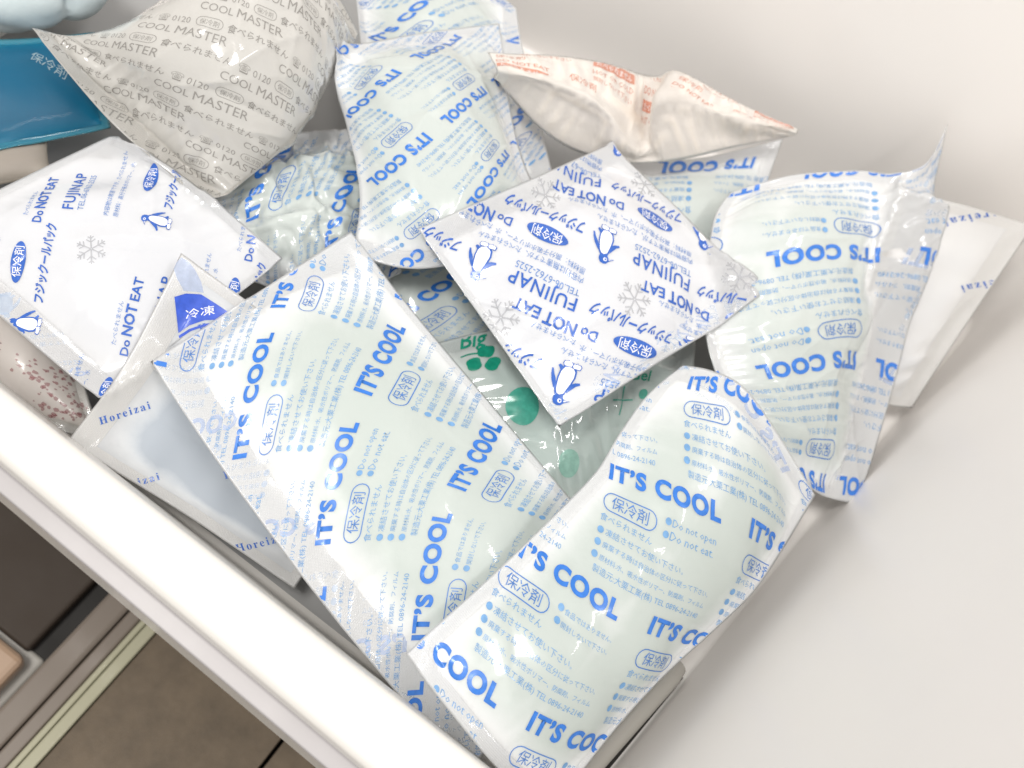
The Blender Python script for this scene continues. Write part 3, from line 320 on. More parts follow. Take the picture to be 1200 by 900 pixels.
  {'key': 'p2', 'net': [[[2.66, -9.23, 4.4], [4.53, -9.69, 4.35], [6.39, -10.08, 4.2], [7.92, -10.19, 3.74], [9.29, -10.2, 3.2]], [[3.04, -7.35, 4.65], [4.92, -7.87, 4.77], [6.76, -8.29, 4.74], [8.21, -8.27, 4.21], [9.48, -8.11, 3.56]], [[3.41, -5.49, 4.9], [5.28, -6.06, 5.17], [7.11, -6.48, 5.24], [8.51, -6.34, 4.66], [9.72, -6.02, 3.89]], [[3.72, -3.73, 5.15], [5.57, -4.24, 5.48], [7.39, -4.58, 5.58], [8.85, -4.35, 4.96], [10.12, -3.95, 4.12]], [[3.98, -2.06, 5.39], [5.81, -2.42, 5.7], [7.64, -2.63, 5.79], [9.23, -2.33, 5.13], [10.68, -1.89, 4.26]], [[4.17, -0.38, 5.61], [5.95, -0.57, 5.93], [7.77, -0.64, 6.02], [9.51, -0.31, 5.32], [11.15, 0.13, 4.41]], [[4.06, 1.27, 5.75], [5.77, 1.29, 6.23], [7.58, 1.38, 6.43], [9.44, 1.67, 5.68], [11.23, 2.02, 4.65]], [[4.08, 3.09, 5.81], [5.55, 3.31, 6.33], [7.2, 3.49, 6.57], [9.19, 3.55, 5.85], [11.21, 3.56, 4.87]], [[4.46, 5.14, 5.8], [5.44, 5.5, 6.09], [6.74, 5.68, 6.2], [8.9, 5.24, 5.69], [11.24, 4.61, 5.0]]], 'W': 7.23, 'L': 15.61, 'pr': 'cool', 'M': [[0.0286, -0.0135, 0.4904], [0.0076, 0.0318, 9.7551]], 'fill': 0.62, 'fins': [0.5, 0.3, 0.6, 0.8], 'mat': 'cool', 'group': 'blue lettered ice packs', 'shift': -88, 'loose': 0.03, 'creases': 5, 'ghost': [(3, 1.2)], 'bend': 0.05, 'pucker': 0.8, 'lump': 1.0, 'amp': 0.8, 'label': 'blue lettered ice pack in the front right corner overlapping the long front pack', 'cat': 'ice pack', 'name': 'ice_pack'}]

def interp(P, x):
    n = len(P) - 1
    E = np.concatenate([[2 * P[0] - P[1]], P, [2 * P[-1] - P[-2]]])
    x = np.asarray(x) * n; i = np.clip(np.floor(x).astype(int), 0, n - 1); f = (x - i).reshape((-1,) + (1,) * (P.ndim - 1))
    p0, p1, p2, p3 = E[i], E[i + 1], E[i + 2], E[i + 3]
    return .5 * (2 * p1 + (p2 - p0) * f + (2 * p0 - 5 * p1 + 4 * p2 - p3) * f ** 2 + (3 * p1 - p0 - 3 * p2 + p3) * f ** 3)
def ev(net, s, t): return np.swapaxes(interp(np.swapaxes(interp(np.asarray(net, float), t), 0, 1), s), 0, 1)
def normals(G):
    du = np.gradient(G, axis=1); dv = np.gradient(G, axis=0); n = np.cross(du, dv)
    return n / (np.linalg.norm(n, axis=-1, keepdims=True) + 1e-9)

HX0, HY0, HS = -40., -30., .15
HM = np.full((500, 500), .05)
def hlook(X):
    i = np.clip(((X[..., 0] - HX0) / HS).astype(int), 0, 499); j = np.clip(((X[..., 1] - HY0) / HS).astype(int), 0, 499)
    return HM[i, j]
def hsplat(G):
    global HM
    i = np.clip(((G[..., 0] - HX0) / HS).astype(int), 0, 499).ravel(); j = np.clip(((G[..., 1] - HY0) / HS).astype(int), 0, 499).ravel()
    np.maximum.at(HM, (i, j), G[..., 2].ravel())

def simulate(pk, rng, h=.19, steps=170):
    W, L = pk['W'], pk['L']
    nu, nv = max(8, int(W / h)), max(8, int(L / h))
    s, t = np.linspace(0, 1, nu + 1), np.linspace(0, 1, nv + 1)
    T = ev(pk['net'], s, t); n = normals(T)
    U, V = np.meshgrid(s * W, t * L)
    f = pk['fins']
    # fin weight: 0 in the fins, 1 in the pouch
    d = np.minimum.reduce([U - f[0], W - f[1] - U, V - f[2], L - f[3] - V])
    pouch = d > 0
    st = 1.0 + pk.get('loose', .035)
    Lh = np.linalg.norm(np.diff(T, axis=1), axis=-1) * st; Lv = np.linalg.norm(np.diff(T, axis=0), axis=-1) * st
    D1 = np.linalg.norm(T[1:, 1:] - T[:-1, :-1], axis=-1) * st; D2 = np.linalg.norm(T[1:, :-1] - T[:-1, 1:], axis=-1) * st
    nz = rng.normal(0, 1, T.shape[:2])
    for _ in range(2): nz = (nz + np.roll(nz, 1, 0) + np.roll(nz, -1, 0) + np.roll(nz, 1, 1) + np.roll(nz, -1, 1)) / 3.2
    off = np.where(pouch, .12, .012)[..., None] * n
    wob = n * (nz * pk.get('wob', .09))[..., None]
    X = np.stack([T + off + wob, T - off + wob]); Vl = np.zeros_like(X)
    katt = np.full(T.shape[:2], pk.get('hold', .010))
    edge = np.zeros(T.shape[:2], bool); edge[0] = edge[-1] = True; edge[:, 0] = edge[:, -1] = True
    katt[edge] = .06; c = 3
    for a in (slice(0, c), slice(-c, None)):
        for b in (slice(0, c), slice(-c, None)): katt[a, b] = .35
    area = W * L; Vt = max(.05, pk['fill']) * pouch.mean() * area
    bendw = np.where(pouch, pk.get('bend', .018), pk.get('fbend', .09))[..., None]
    def solve(a, b, rest, k):
        dd = b - a; l = np.sqrt((dd * dd).sum(-1)) + 1e-9
        kk = np.where(l > rest, k, k * .6)
        cr = dd * (.5 * kk * (l - rest) / l)[..., None]
        a += cr; b -= cr
    for it in range(steps):
        Xo = X.copy()
        X += Vl * .88
        X[..., 2] -= .0025
        nt, nb = normals(X[0]), normals(X[1])
        sep = ((X[0] - X[1]) * (nt + nb) * .5).sum(-1)
        vol = (sep * pouch).sum() / sep.size * area
        p = np.clip((Vt - vol) / Vt, -.1, 1) * .05
        zr = X[0][..., 2]; head = np.clip((zr.mean() - zr) * .10, -.5, .8)
        pp = (p * (1 + head) * pouch)[..., None]
        X[0] += nt * pp; X[1] -= nb * pp
        for k in range(3):
            for S in (0, 1):
                Y = X[S]
                for q in (0, 1):
                    solve(Y[:, q:-1:2], Y[:, q + 1::2], Lh[:, q::2], 1.0)
                    solve(Y[q:-1:2], Y[q + 1::2], Lv[q::2], 1.0)
                for q in (0, 1):
                    solve(Y[q:-1:2, :-1], Y[q + 1::2, 1:], D1[q::2], .45)
                    solve(Y[q:-1:2, 1:], Y[q + 1::2, :-1], D2[q::2], .45)
            # seal
            mid = (X[0] + X[1]) * .5; nm = normals(mid) * .012
            fin = ~pouch | edge
            X[0][fin] = (mid + nm)[fin]; X[1][fin] = (mid - nm)[fin]
        # soft hold to where the pack lies
        mid = (X[0] + X[1]) * .5
        dl = (T - mid) * katt[..., None]; X += dl
        # bending resistance
        for S in (0, 1):
            Y = X[S]; lap = np.zeros_like(Y)
            lap[1:-1] += (Y[:-2] + Y[2:] - 2 * Y[1:-1]); lap[:, 1:-1] += (Y[:, :-2] + Y[:, 2:] - 2 * Y[:, 1:-1])
            Y += lap * bendw
        # resting on what lies below, staying inside the walls
        if it > 20:
            hh = hlook(X) + .03
            X[..., 2] = np.where(X[..., 2] < hh, X[..., 2] + np.minimum(hh - X[..., 2], .12), X[..., 2])
            wx = 12.15 + .15 * X[..., 1] + X[..., 2] * .085 - .05
            X[..., 0] = np.minimum(X[..., 0], wx)
            X[..., 1] = np.minimum(X[..., 1], YB + .17 * X[..., 0] + X[..., 2] * .085 - .05)
        nm = normals((X[0] + X[1]) * .5); sp = ((X[0] - X[1]) * nm).sum(-1)
        add = np.clip(.024 - sp, 0, .1)[..., None] * nm * .5
        X[0] += add; X[1] -= add
        Vl = X - Xo
    dev = np.linalg.norm((X[0] + X[1]) * .5 - T, axis=-1)
    print(pk['key'], X.shape, 'dev mean %.2f max %.2f vol %.2f' % (dev.mean(), dev.max(), vol / Vt))
    return X, pouch, W, L

def refine(G, k=2):
    a, b = G.shape[:2]
    return ev(G, np.linspace(0, 1, (b - 1) * k + 1), np.linspace(0, 1, (a - 1) * k + 1))

def build_pack(pk, rng):
    X, pouch, W, L = simulate(pk, rng)
    top, bot = refine(X[0]), refine(X[1])
    a, b = top.shape[:2]; uu, vv = np.meshgrid(np.linspace(0, W, b), np.linspace(0, L, a)); nn = normals(top)
    fade = np.clip(np.minimum.reduce([uu, W - uu, vv, L - vv]) / .5, 0, 1)
    hgt = np.zeros_like(uu)
    for _ in range(pk.get('creases', 5)):
        cx, cy = rng.uniform(.1, .9) * W, rng.uniform(.1, .9) * L; an = rng.uniform(0, math.pi); ln = rng.uniform(1.0, 3.2); bend_ = rng.normal(0, .06)
        p = (uu - cx) * math.cos(an) + (vv - cy) * math.sin(an); q = -(uu - cx) * math.sin(an) + (vv - cy) * math.cos(an) + bend_ * p * p
        hgt += rng.choice([1, 1, -1]) * rng.uniform(.02, .06) * pk.get('amp', 1) * np.exp(-np.abs(q) / .16) * np.exp(-(p / ln) ** 4)
    fl = pk['fins']; pa = pk.get('pucker', 1.0)
    for sd in range(4):                       # puckers running in from the seals
        span = L if sd < 2 else W; dist = (uu - fl[0], W - fl[1] - uu, vv - fl[2], L - fl[3] - vv)[sd]; along = vv if sd < 2 else uu
        for _ in range(int(span * 1.1)):
            c = rng.uniform(.05, .95) * span; ln = rng.uniform(.5, 1.9); sk = rng.normal(0, .35)
            q = along - c - sk * dist
            hgt += pa * rng.choice([1, -1]) * rng.uniform(.015, .05) * np.exp(-(q / rng.uniform(.07, .14)) ** 2) * np.clip(1 - np.abs(dist - .1) / ln, 0, 1) * np.clip(1 + dist / .15, 0, 1)
    lump = np.zeros_like(uu)
    for _ in range(14):
        kx, ky = rng.normal(0, 1.6, 2); lump += np.sin(kx * uu + ky * vv + rng.uniform(0, 6.3)) * .016
    dsp = (hgt + lump * pk.get('lump', 1.0)) * fade
    thin = np.clip(1.6 - np.linalg.norm(top - bot, axis=-1) / .12, 0, 1)
    top = top + nn * dsp[..., None]; bot = bot + nn * (dsp * thin)[..., None]
    gap = ((top - bot) * nn).sum(-1); bot = bot - nn * np.clip(.024 - gap, 0, .2)[..., None] * (fade > 0)[..., None]
    hsplat(refine(top)); 
    a, b = top.shape[:2]
    root = empty(pk['name'], tuple(X.reshape(-1, 3).mean(0) * np.array([1, 1, 0]) + np.array([0, 0, X[..., 2].min()])))
    tag(root, pk['label'], pk['cat'], pk.get('group'))
    base = np.array(root.location) / CM
    # shared rim: bottom sheet re-uses the top sheet's outline
    ids_t = np.arange(a * b).reshape(a, b); ids_b = ids_t + a * b
    ids_b[0] = ids_t[0]; ids_b[-1] = ids_t[-1]; ids_b[:, 0] = ids_t[:, 0]; ids_b[:, -1] = ids_t[:, -1]
    V = np.concatenate([top.reshape(-1, 3), bot.reshape(-1, 3)]) - base
    def tri(I, fl):
        A, B, C, D = I[:-1, :-1], I[:-1, 1:], I[1:, 1:], I[1:, :-1]
        f3 = np.stack([np.stack([A, B, C], -1), np.stack([A, C, D], -1)], 2).reshape(-1, 3)
        return f3[:, ::-1] if fl else f3
    ft, fb = tri(ids_t, False), tri(ids_b, True)
    u = np.linspace(0, W, b); v = np.linspace(0, L, a); UU, VV = np.meshgrid(u, v)
    f = pk['fins']
    uc = (UU[:-1, :-1] + UU[1:, 1:]) / 2; vc = (VV[:-1, :-1] + VV[1:, 1:]) / 2
    fin = np.minimum.reduce([uc - f[0], W - f[1] - uc, vc - f[2], L - f[3] - vc]).ravel().repeat(2) < -.02
    th = np.linalg.norm(top - bot, axis=-1); gel = np.clip(th / (pk['fill'] * 1.1 + .2), 0, 1)
    gel = np.concatenate([gel.ravel()] * 2); UVv = np.concatenate([np.stack([UU, VV], -1).reshape(-1, 2)] * 2)
    mats = FILM[pk['mat']]
    def mk(name, faces, mat):
        used, invv = np.unique(faces, return_inverse=True)
        o = obj(name, V[used], invv.reshape(-1, 3), mat, root)
        me = o.data
        at = me.attributes.new('gel', 'FLOAT', 'POINT'); at.data.foreach_set('value', gel[used].astype(np.float32))
        uv = me.uv_layers.new(name='UVMap'); li = np.empty(len(me.loops), np.int32); me.loops.foreach_get('vertex_index', li)
        uv.data.foreach_set('uv', UVv[used][li].astype(np.float32).ravel())
        return o
    ff = np.concatenate([ft, fb]); fm = np.concatenate([fin, fin])
    mk('gel_pouch', ff[~fm], mats[0])
    if fm.any(): mk('heat_seal', ff[fm], mats[1] or mats[0])
    # printing: flat print that follows the film
    if pk['pr']:
        print_on(pk, root, base, top, W, L, np.asarray(pk['M']))
    return root

def bil(G, x, y):
    a, b = G.shape[:2]; x = np.clip(x, 0, 1) * (b - 1); y = np.clip(y, 0, 1) * (a - 1)
    i = np.clip(x.astype(int), 0, b - 2); j = np.clip(y.astype(int), 0, a - 2); fx = (x - i)[:, None]; fy = (y - j)[:, None]
    A, B, C, D = G[j, i], G[j, i + 1], G[j + 1, i + 1], G[j + 1, i]
    return np.where(fx >= fy, A + fx * (B - A) + fy * (C - B), A + fy * (D - A) + fx * (C - D))

# ------------------------------------------------------------------ artwork of the film (2-D shapes, text width in design units)
def split_long(v, t, ml):
    """cut long triangles up so that flat print can follow the film"""
    V = [tuple(p[:2]) for p in v]; F = [tuple(int(i) for i in q) for q in t]
    for _ in range(7):
        mid = {}
        def m_(i, j):
            k = (i, j) if i < j else (j, i)
            if math.dist(V[i], V[j]) <= ml: return None
            if k not in mid: V.append(((V[i][0] + V[j][0]) / 2, (V[i][1] + V[j][1]) / 2)); mid[k] = len(V) - 1
            return mid[k]
        G = []
        for a, b, c in F:
            ab, bc, ca = m_(a, b), m_(b, c), m_(c, a); n = sum(x is not None for x in (ab, bc, ca))
            if n == 0: G.append((a, b, c)); continue
            if n == 3: G += [(a, ab, ca), (ab, b, bc), (ca, bc, c), (ab, bc, ca)]; continue
            while not (ab is not None and (n == 1 or ca is None)): a, b, c, ab, bc, ca = b, c, a, bc, ca, ab
            if n == 1: G += [(a, ab, c), (ab, b, c)]
            else: G += [(ab, b, bc), (a, ab, bc), (a, bc, c)]
        F = G
        if not mid: break
    return np.array(V), np.array(F)

_tc = {}
def text(s, x, y, width=None, size=10, offset=0., res=1, shear=0., anchor='l', ml=4, sy=1.0, sp=1.0):
    key = (s, offset, res, shear, sp)
    if key not in _tc:
        c = bpy.data.curves.new('t', 'FONT'); c.body = s; c.size = 1; c.offset = offset; c.resolution_u = res; c.shear = shear; c.space_character = sp
        o = bpy.data.objects.new('t', c); COL.objects.link(o); bpy.context.view_layer.update()
        dg = bpy.context.evaluated_depsgraph_get(); me = o.evaluated_get(dg).to_mesh()
        me.calc_loop_triangles()
        V = np.array([p.co[:2] for p in me.vertices]).reshape(-1, 2); F = np.array([q.vertices[:] for q in me.loop_triangles]).reshape(-1, 3)
        o.evaluated_get(dg).to_mesh_clear(); bpy.data.objects.remove(o); bpy.data.curves.remove(c)
        _tc[key] = (V, F)
    V, F = _tc[key]; V = V.copy(); x0, x1 = V[:, 0].min(), V[:, 0].max()
    V[:, 0] -= x0; k = (width / (x1 - x0)) if width else size
    V *= k; V[:, 1] *= sy
    if anchor == 'c': V[:, 0] -= V[:, 0].max() / 2
    V, F = split_long(V, F, ml) if ml else (V, F)
    return V + [x, y], F

def poly(pts, ml=4):
    t = tessellate_polygon([[Vector((p[0], p[1], 0)) for p in pts]])
    return split_long(np.array(pts, float), [tuple(q) for q in t], ml)
def ell(cx, cy, rx, ry, n=28, a0=0, rot=0):
    r = [(rx * math.cos(a0 + 2 * math.pi * i / n), ry * math.sin(a0 + 2 * math.pi * i / n)) for i in range(n)]
    c, s = math.cos(rot), math.sin(rot)
    return [(cx + x * c - y * s, cy + x * s + y * c) for x, y in r]
def ring(outer, inner):
    n = len(outer); V = np.array(outer + inner, float)
    F = [(i, (i + 1) % n, n + (i + 1) % n) for i in range(n)] + [(i, n + (i + 1) % n, n + i) for i in range(n)]
    return split_long(V, F, 4)
def stad(cx, cy, w, h, n=8):
    r = h / 2; o = []
    for k in range(n + 1): a = -math.pi / 2 + math.pi * k / n; o.append((cx + w / 2 - r + r * math.cos(a), cy + r * math.sin(a)))
    for k in range(n + 1): a = math.pi / 2 + math.pi * k / n; o.append((cx - w / 2 + r + r * math.cos(a), cy + r * math.sin(a)))
    # subdivide straight runs
    return o
def stroke(pts, w):
    P = np.array(pts, float); T = np.gradient(P, axis=0); T /= np.linalg.norm(T, axis=1)[:, None] + 1e-9; Nn = np.stack([-T[:, 1], T[:, 0]], 1) * w / 2
    V = np.concatenate([P + Nn, P - Nn]); n = len(P)
    F = [(i, i + 1, n + i + 1) for i in range(n - 1)] + [(i, n + i + 1, n + i) for i in range(n - 1)]
    return split_long(V, F, 4)

class Art:
    """pieces of one repeat, keyed by (part name, ink, layer)"""
    def __init__(self): self.p = {}
    def add(self, part, ink_, VF, layer=0):
        self.p.setdefault((part, ink_, layer), []).append(VF)
    def merged(self):
        out = {}
        for k, L in self.p.items():
            vs, fs, n = [], [], 0
            for V, F in L: vs.append(V); fs.append(np.asarray(F) + n); n += len(V)
            out[k] = (np.concatenate(vs), np.concatenate(fs))
        return out

def art_cool(eng):
    A = Art()
    A.add('title_lettering', 'title', text("IT’S COOL", 0, 0, 137, offset=.048, res=5, ml=4, sy=.95, sp=1.13))
    o = stad(31, -26, 64, 21); i = stad(31, -26, 61.6, 18.6)
    A.add('oval_badge', 'pill', ring(o, i)); A.add('oval_badge', 'pill', text('保冷剤', 31, -31.2, 44, anchor='c'))
    A.add('small_print', 'small', text('食べられません', 0, -48, 62))
    two = ('●Do not open', '●Do not eat.') if eng else ('●食品ではありません。', '●開封しないで下さい。')
    for k, sx in enumerate(two): 
        A.add('small_print', 'small', poly(ell(75, -19 - 12.5 * k, 3.6, 3.6, 12))); A.add('small_print', 'small', text(sx[1:], 80, -22.5 - 12.5 * k, 54 if eng else 60))
    rows = ['凍結させてお使い下さい。', '廃棄する時は自治体の区分に従って下さい。', '原材料:水、吸水性ポリマー、防腐剤、フィルム', '製造元:大栗工業(株) TEL 0896-24-2140']
    for k, (sx, w) in enumerate(zip(rows, (96, 136, 136, 138))):
        y = -62 - 12.6 * k
        if k < 3: A.add('small_print', 'small', poly(ell(4, y + 3.2, 3.8, 3.8, 12)))
        A.add('small_print', 'small', text(sx, 10 if k < 3 else 6, y, w, res=1 if k < 3 else 2))
    return A

def penguin(A, x, y, s):
    f = lambda P: [(x + px * s, y + py * s) for px, py in P]
    body = [(0, 16), (5, 15), (8, 11), (9.5, 5), (11, -3), (11, -11), (8, -17), (2, -19.5), (-4, -19), (-9, -15), (-10.5, -8), (-9, 0), (-7, 7), (-5, 13)]
    head = [(-1, 24), (3.5, 23.2), (6, 20), (6.4, 16), (4, 12.5), (-1, 11.5), (-5, 13.5), (-7, 16.5), (-15, 15.5), (-8, 19.5), (-5, 23)]
    wl = [(-6.5, 10), (-10, 6), (-15, 0), (-20, -3), (-18.5, -5), (-13, -3.5), (-8.5, -1), (-7.6, 4)]
    wr = [(7.5, 11), (11, 8), (16, 2), (19, -4), (20.5, -10), (18.5, -10), (15.5, -5), (12, -1), (9.8, 3)]
    tail = [(8, -15), (13, -17), (15, -15), (11, -11)]
    for P in (body, head, wl, wr, tail): A.add('penguin_mark', 'fuji', poly(f(P), 4))
    belly = [(px * .80 + .3, (py + 2) * .85 - 2.4) for px, py in body]
    A.add('penguin_mark', 'white', poly(f(belly), 4), 1)
    A.add('penguin_mark', 'white', poly(f(ell(-2.5, 18.5, 2.6, 2.2, 12)), 4), 1); A.add('penguin_mark', 'fuji', poly(f(ell(-2.8, 18.4, 1.2, 1.3, 10)), 4), 2)
    A.add('penguin_mark', 'white', poly(f([(-7, 17.2), (-13, 15.9), (-7.6, 18.4)]), 4), 1)
    for fx in (-6, 5):
        foot = [(fx - 6, -17), (fx - 7, -21), (fx - 4, -23), (fx - 1.5, -22), (fx, -24), (fx + 2.5, -22), (fx + 5, -22.5), (fx + 6, -19), (fx + 4, -16)]
        inn = [((px - fx) * .8 + fx, (py + 20) * .74 - 20) for px, py in foot]
        A.add('penguin_mark', 'fuji', poly(f(foot), 4), 1); A.add('penguin_mark', 'white', poly(f(inn), 4), 2)

def snow(A, x, y, r):
    for k in range(6):
        a = math.pi / 3 * k + .26; c, s = math.cos(a), math.sin(a)
        pt = lambda d, e: (x + c * d - s * e, y + s * d + c * e)
        A.add('snowflake_mark', 'grey', stroke([pt(r * t, 0) for t in np.linspace(.04, 1, 5)], r * .09))
        for d in (.5, .78):
            for sg in (-1, 1): A.add('snowflake_mark', 'grey', stroke([pt(r * (d + .28 * t * (1.25 - d)), sg * r * .36 * t * (1.3 - d)) for t in np.linspace(0, 1, 3)], r * .08))

def art_fuji(v2=False):
    A = Art()
    q = (lambda x, y: (x, y)) if not v2 else (lambda x, y: (x, y))
    k = .8 if v2 else 1.0
    P = dict(tabe=(22, 17), don=(0, 0), fuji=(35, -27), tel=(35, -38), n1=(35, -53), n2=(36, -63), kata=(-92, -30), oval=(-48, 1), peng=(-124, -17), snow=(-31, -52))
    if v2: P = dict(tabe=(9, 16), don=(0, 0), fuji=(22, -31), tel=(22, -42), n1=(20, -70), n2=(20, -81), kata=(-89, -18), oval=(-48, 16), peng=(-112, -4), snow=(-28, -62))
    A.add('small_print', 'fujis', text('たべられません', *P['tabe'], 56 * k))
    A.add('title_lettering', 'fuji', text('Do', *P['don'], 21 * k, offset=.02, res=2)); A.add('title_lettering', 'fuji', text('NOT', P['don'][0] + 26 * k, P['don'][1], 40 * k, offset=.03, res=2, sy=1.12))
    A.add('title_lettering', 'fuji', text('EAT', P['don'][0] + 71 * k, P['don'][1], 32 * k, offset=.02, res=2))
    A.add('title_lettering', 'fuji', text('FUJINAP', *P['fuji'], 86 * k, offset=.012, res=3, sy=1.0, sp=1.1))
    A.add('small_print', 'fujis', text('TEL.06-6762-2525', *P['tel'], 84 * k, res=2))
    A.add('small_print', 'fujis', text('内容物は無害ですが、たべられません', *P['n1'], 142 * k)); A.add('small_print', 'fujis', text('原材料：高分子吸水ポリマー、水', *P['n2'], 122 * k))
    A.add('katakana_lettering', 'fuji', text('フジックールパック', *P['kata'], 112 * k, offset=.03, res=2, shear=.25, sy=1.35))
    ox, oy = P['oval']
    A.add('oval_badge', 'fuji', poly(ell(ox, oy, 28.5 * k, 10 * k, 30))); A.add('oval_badge', 'white', text('保冷剤', ox, oy - 5 * k, 42 * k, anchor='c'), 1)
    penguin(A, *P['peng'], .95 * k); snow(A, *P['snow'], 22 * k)
    return A

def art_horei():
    A = Art(); A.add('serif_lettering', 'horei', text('𝐇𝐨𝐫𝐞𝐢𝐳𝐚𝐢', 0, 0, 63, res=2, sp=1.3)); return A

def art_master():
    A = Art()
    A.add('title_lettering', 'master', text('COOL', 0, 0, 33, res=3)); A.add('title_lettering', 'master', text('MASTER', 37, 0, 51, res=3))
    o = stad(14, -13, 27, 11); i = stad(14, -13, 25.6, 9.6)
    A.add('oval_badge', 'master', ring(o, i)); A.add('oval_badge', 'master', text('保冷剤', 14, -15.6, 19, anchor='c'))
    A.add('small_print', 'master', text('食べられません', 32, -17, 66, offset=.008)); A.add('small_print', 'master', text('☎ 0120', 104, -17, 34, res=2))
    return A

def art_orange():
    A = Art()
    A.add('title_lettering', 'orange', text('保冷剤', 0, 0, 34))
    A.add('title_lettering', 'orange', text('DO NOT EAT', 0, -15, 60, offset=.01, res=2))
    A.add('printed_bar', 'orange', poly([(0, -30), (58, -30), (58, -20), (0, -20)]))
    A.add('printed_bar', 'white', text('たべられません', 4, -28.2, 50), 1)
    A.add('small_print', 'orange', text('HOT OR COLD', 0, -40, 58)); A.add('small_print', 'orange', text('開封しないで下さい', 0, -50, 58))
    return A

def art_blue():
    A = Art(); A.add('printed_lettering', 'pale', text('保冷剤', 0, 0, 38)); A.add('printed_lettering#2', 'pale', text('冷凍庫へ', -70, -30, 34)); return A

def art_red():
    A = Art(); rnd = random.Random(5)
    for i in range(2600):
        x, y = rnd.uniform(-150, 220), rnd.uniform(-220, 190)
        if math.sin(x * .05) + math.sin(y * .09 + x * .02) + rnd.gauss(0, .35) > .1: continue
        r = rnd.uniform(1.2, 4.5)
        A.add('printed_pattern', 'red', poly([(x + r * rnd.uniform(.4, 1.4) * math.cos(a), y + r * rnd.uniform(.3, 1) * math.sin(a)) for a in np.linspace(0, 2 * math.pi, 7)[:-1]], 50), i % 4)
    return A

def art_clear():
    A = Art(); dr = math.pi
    # clover
    for k, a in enumerate((1.35, 3.35, 5.75)):
        cx, cy = 3 + 11 * math.cos(a), -2 + 11 * math.sin(a)
        pts = []
        for t in np.linspace(0, 2 * math.pi, 25)[:-1]:
            r = 9.5 * (1 - .22 * math.cos(t) ** 8); pts.append((cx + r * math.cos(t + a) * 1.0, cy + r * .9 * math.sin(t + a)))
        A.add('clover_mark', 'green', poly(pts))
    A.add('clover_mark', 'green', stroke([(3 - 4 * t - 14 * t * t + (10 * math.sin(3 * t)) * -.4, 4 + 14 * t - 9 * t * t) for t in np.linspace(0, 1.25, 9)], 1.8))
    A.add('printed_lettering', 'green', text('Big', -22, 17, 27, offset=.02, res=2)); 
    A.add('printed_dot', 'green2', poly(ell(46, -58, 20, 20, 30))); A.add('printed_dot#2', 'green3', poly(ell(108, -112, 14, 14, 26)))
    A.add('printed_lettering#2', 'green', text('Gel', 172, -28, 26, offset=.015, res=2)); A.add('printed_dot#3', 'green2', poly(ell(194, -44, 6, 6, 16)))
    A.add('sparkle_mark', 'green2', stroke([(168, -36 - 30 * t) for t in (0, .5, 1)], 1.6)); A.add('sparkle_mark', 'green2', stroke([(156 + 26 * t, -51) for t in (0, .5, 1)], 1.6))
    return A

_art = {}
def art(kind):
    if kind not in _art:
        _art[kind] = {'cool': lambda: [art_cool(True).merged(), art_cool(False).merged()], 'fuji': lambda: [art_fuji().merged()], 'fuji2': lambda: [art_fuji(True).merged()],
                      'horei': lambda: [art_horei().merged()], 'master': lambda: [art_master().merged()], 'orange': lambda: [art_orange().merged()],
                      'blue': lambda: [art_blue().merged()], 'red': lambda: [art_red().merged()], 'clear': lambda: [art_clear().merged()]}[kind]()
    return _art[kind]
LAT = dict(cool=lambda s: ((177, 0), (s, -130)), fuji=lambda s: ((142, -83), (-141, -80)), fuji2=lambda s: ((-129, -127), (139, -121)), horei=lambda s: ((120, -108), (-15, -87)),
           master=lambda s: ((143, 0), (-52, -32)), orange=lambda s: ((84, -14), (-30, -66)))

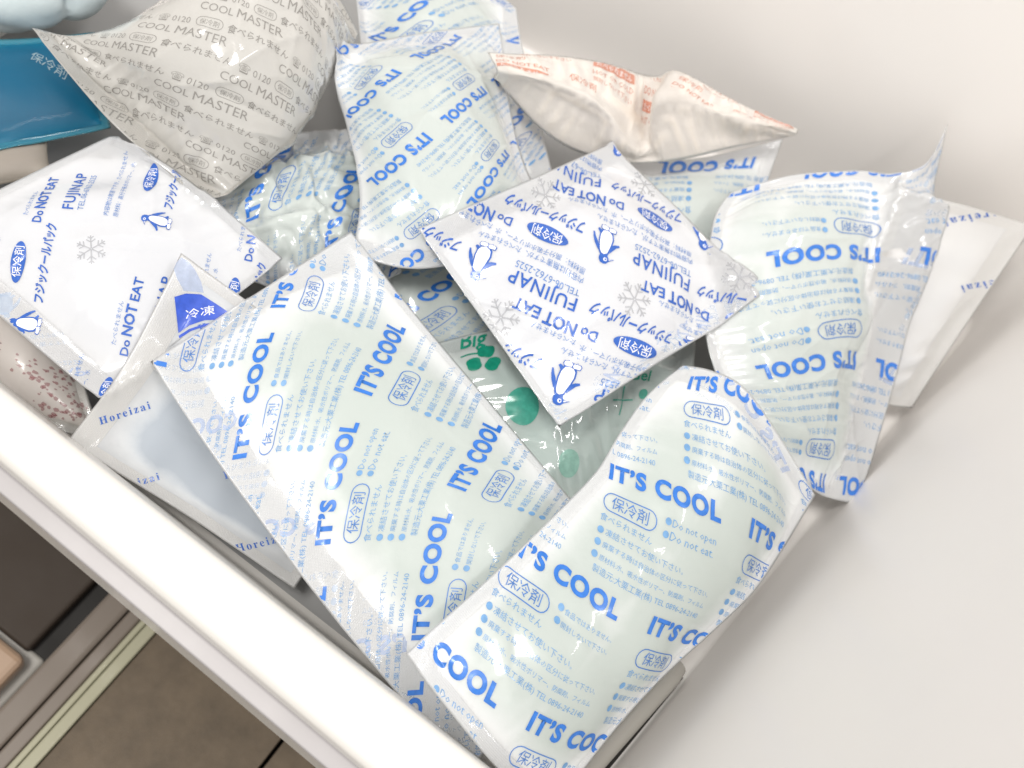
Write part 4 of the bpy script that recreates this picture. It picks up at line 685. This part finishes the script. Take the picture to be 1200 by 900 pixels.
def print_on(pk, root, base, G, W, L, M):
    kind = pk['pr']; arts = art(kind); Nn = normals(G)
    a1, a2 = LAT[kind](pk.get('shift', -88)) if kind in LAT else (None, None)
    rng_ = range(-9, 10) if a1 else [0]
    flip = (M[0, 0] * M[1, 1] - M[0, 1] * M[1, 0]) < 0
    f = pk['fins']
    def put(keys, off, mirror):
        byp = {}
        for key, (V, F) in keys.items():
            part, ik, layer = key
            D = V + off; U = M[0, 0] * D[:, 0] + M[0, 1] * D[:, 1] + M[0, 2]; Vv = M[1, 0] * D[:, 0] + M[1, 1] * D[:, 1] + M[1, 2]
            ok = (U > .05) & (U < W - .05) & (Vv > .05) & (Vv < L - .05)
            if 'pv0' in pk: ok &= Vv > pk['pv0'] * L
            if mirror is not None:
                sd, wd = mirror
                if sd == 0: U = .35 * W - U; ok = (U > .05) & (U < wd)
                elif sd == 1: U = 1.62 * W - U; ok = (U > W - wd) & (U < W - .05)
                elif sd == 2: U = W - U; ok = (Vv > .05) & (Vv < wd) & (U > .1) & (U < W - .1)
                else: U = W - U; ok = (Vv < L - .05) & (Vv > L - wd) & (U > .1) & (U < W - .1)
                ok &= (Vv > .05) & (Vv < L - .05)
                if part == 'oval_badge' or ik == 'white': continue
                part, ik, layer = 'show_through_print', ('ghost' if part == 'title_lettering' else 'ghost2'), -.8
            if not ok.any(): continue
            Fk = F[ok[F].all(1)]
            if not len(Fk): continue
            used, iv = np.unique(Fk, return_inverse=True)
            byp.setdefault(part, []).append((ik, layer, U[used], Vv[used], iv.reshape(-1, 3)))
        for part, items in byp.items():
            vs, fs, mi, mats, n = [], [], [], [], 0
            for ik, layer, U, Vv, F in items:
                if ik not in mats: mats.append(ik)
                x, y = U / W, Vv / L
                vs.append(bil(G, x, y) + bil(Nn, x, y) * (.015 + .006 * layer))
                fs.append((F[:, ::-1] if flip != (mirror is not None) else F) + n); mi += [mats.index(ik)] * len(F); n += len(U)
            obj(part.split('#')[0], np.concatenate(vs) - base, np.concatenate(fs), [INK[k] for k in mats], root, True, mi)
    for i in rng_:
        for j in (rng_ if a1 else [0]):
            off = np.array(a1) * i + np.array(a2) * j if a1 else np.zeros(2)
            A = arts[(i + j) % len(arts)]
            put(A, off, None)
            for g in pk.get('ghost', []): put(A, off, g)
    for n_, (part, ik, layer, what, *arg) in enumerate(pk.get('extra', [])):
        if what == 'poly': V, F = poly(arg[0], .3)
        else:
            V, F = text(arg[0], 0, 0, 1.0, ml=None); o, e, t = (np.array(q) for q in arg[1:4])
            V = o + V[:, :1] * (e - o) + V[:, 1:] * (t - o)
        x, y = V[:, 0] / W, V[:, 1] / L
        e1, e2 = V[F[0][1]] - V[F[0][0]], V[F[0][2]] - V[F[0][0]]
        F = np.asarray(F) if e1[0] * e2[1] - e1[1] * e2[0] > 0 else np.asarray(F)[:, ::-1]
        obj(part, bil(G, x, y) + bil(Nn, x, y) * (.016 + .006 * layer) - base, F, INK[ik], root)

rng = np.random.default_rng(3)
import time as _t
for pk in PACKS:
    t0 = _t.time(); build_pack(pk, rng); print('   %.1fs' % (_t.time() - t0))

# frosty bubbly bag at the far left corner
def lumpy_bag():
    rnd = random.Random(2); bm = bmesh.new()
    bmesh.ops.create_icosphere(bm, subdivisions=5, radius=1)
    cs = [Vector((rnd.gauss(0, 1), rnd.gauss(0, 1), rnd.gauss(0, 1))).normalized() for _ in range(34)]
    for v in bm.verts:
        n = v.co.normalized(); d = max(n.dot(c) for c in cs)
        k = 1 + .26 * math.sqrt(max(0, (d - .90) / .10)) if d > .90 else 1
        v.co = Vector((n.x * 2.9 * k, n.y * 2.2 * k, n.z * 1.7 * k)) * CM
    me = bpy.data.meshes.new('bubble_bag'); bm.to_mesh(me); bm.free(); me.materials.append(FILM['frost'][0])
    me.polygons.foreach_set('use_smooth', [True] * len(me.polygons))
    o = bpy.data.objects.new('bubble_bag', me); COL.objects.link(o); return o
bb = lumpy_bag(); bb.location = Vector((-25.6, 3.0, 3.4)) * CM; bb.rotation_euler = (.1, .1, .9)
tag(bb, 'frosty pale blue lumpy bag at the far left corner above the blue gel pack', 'bag')
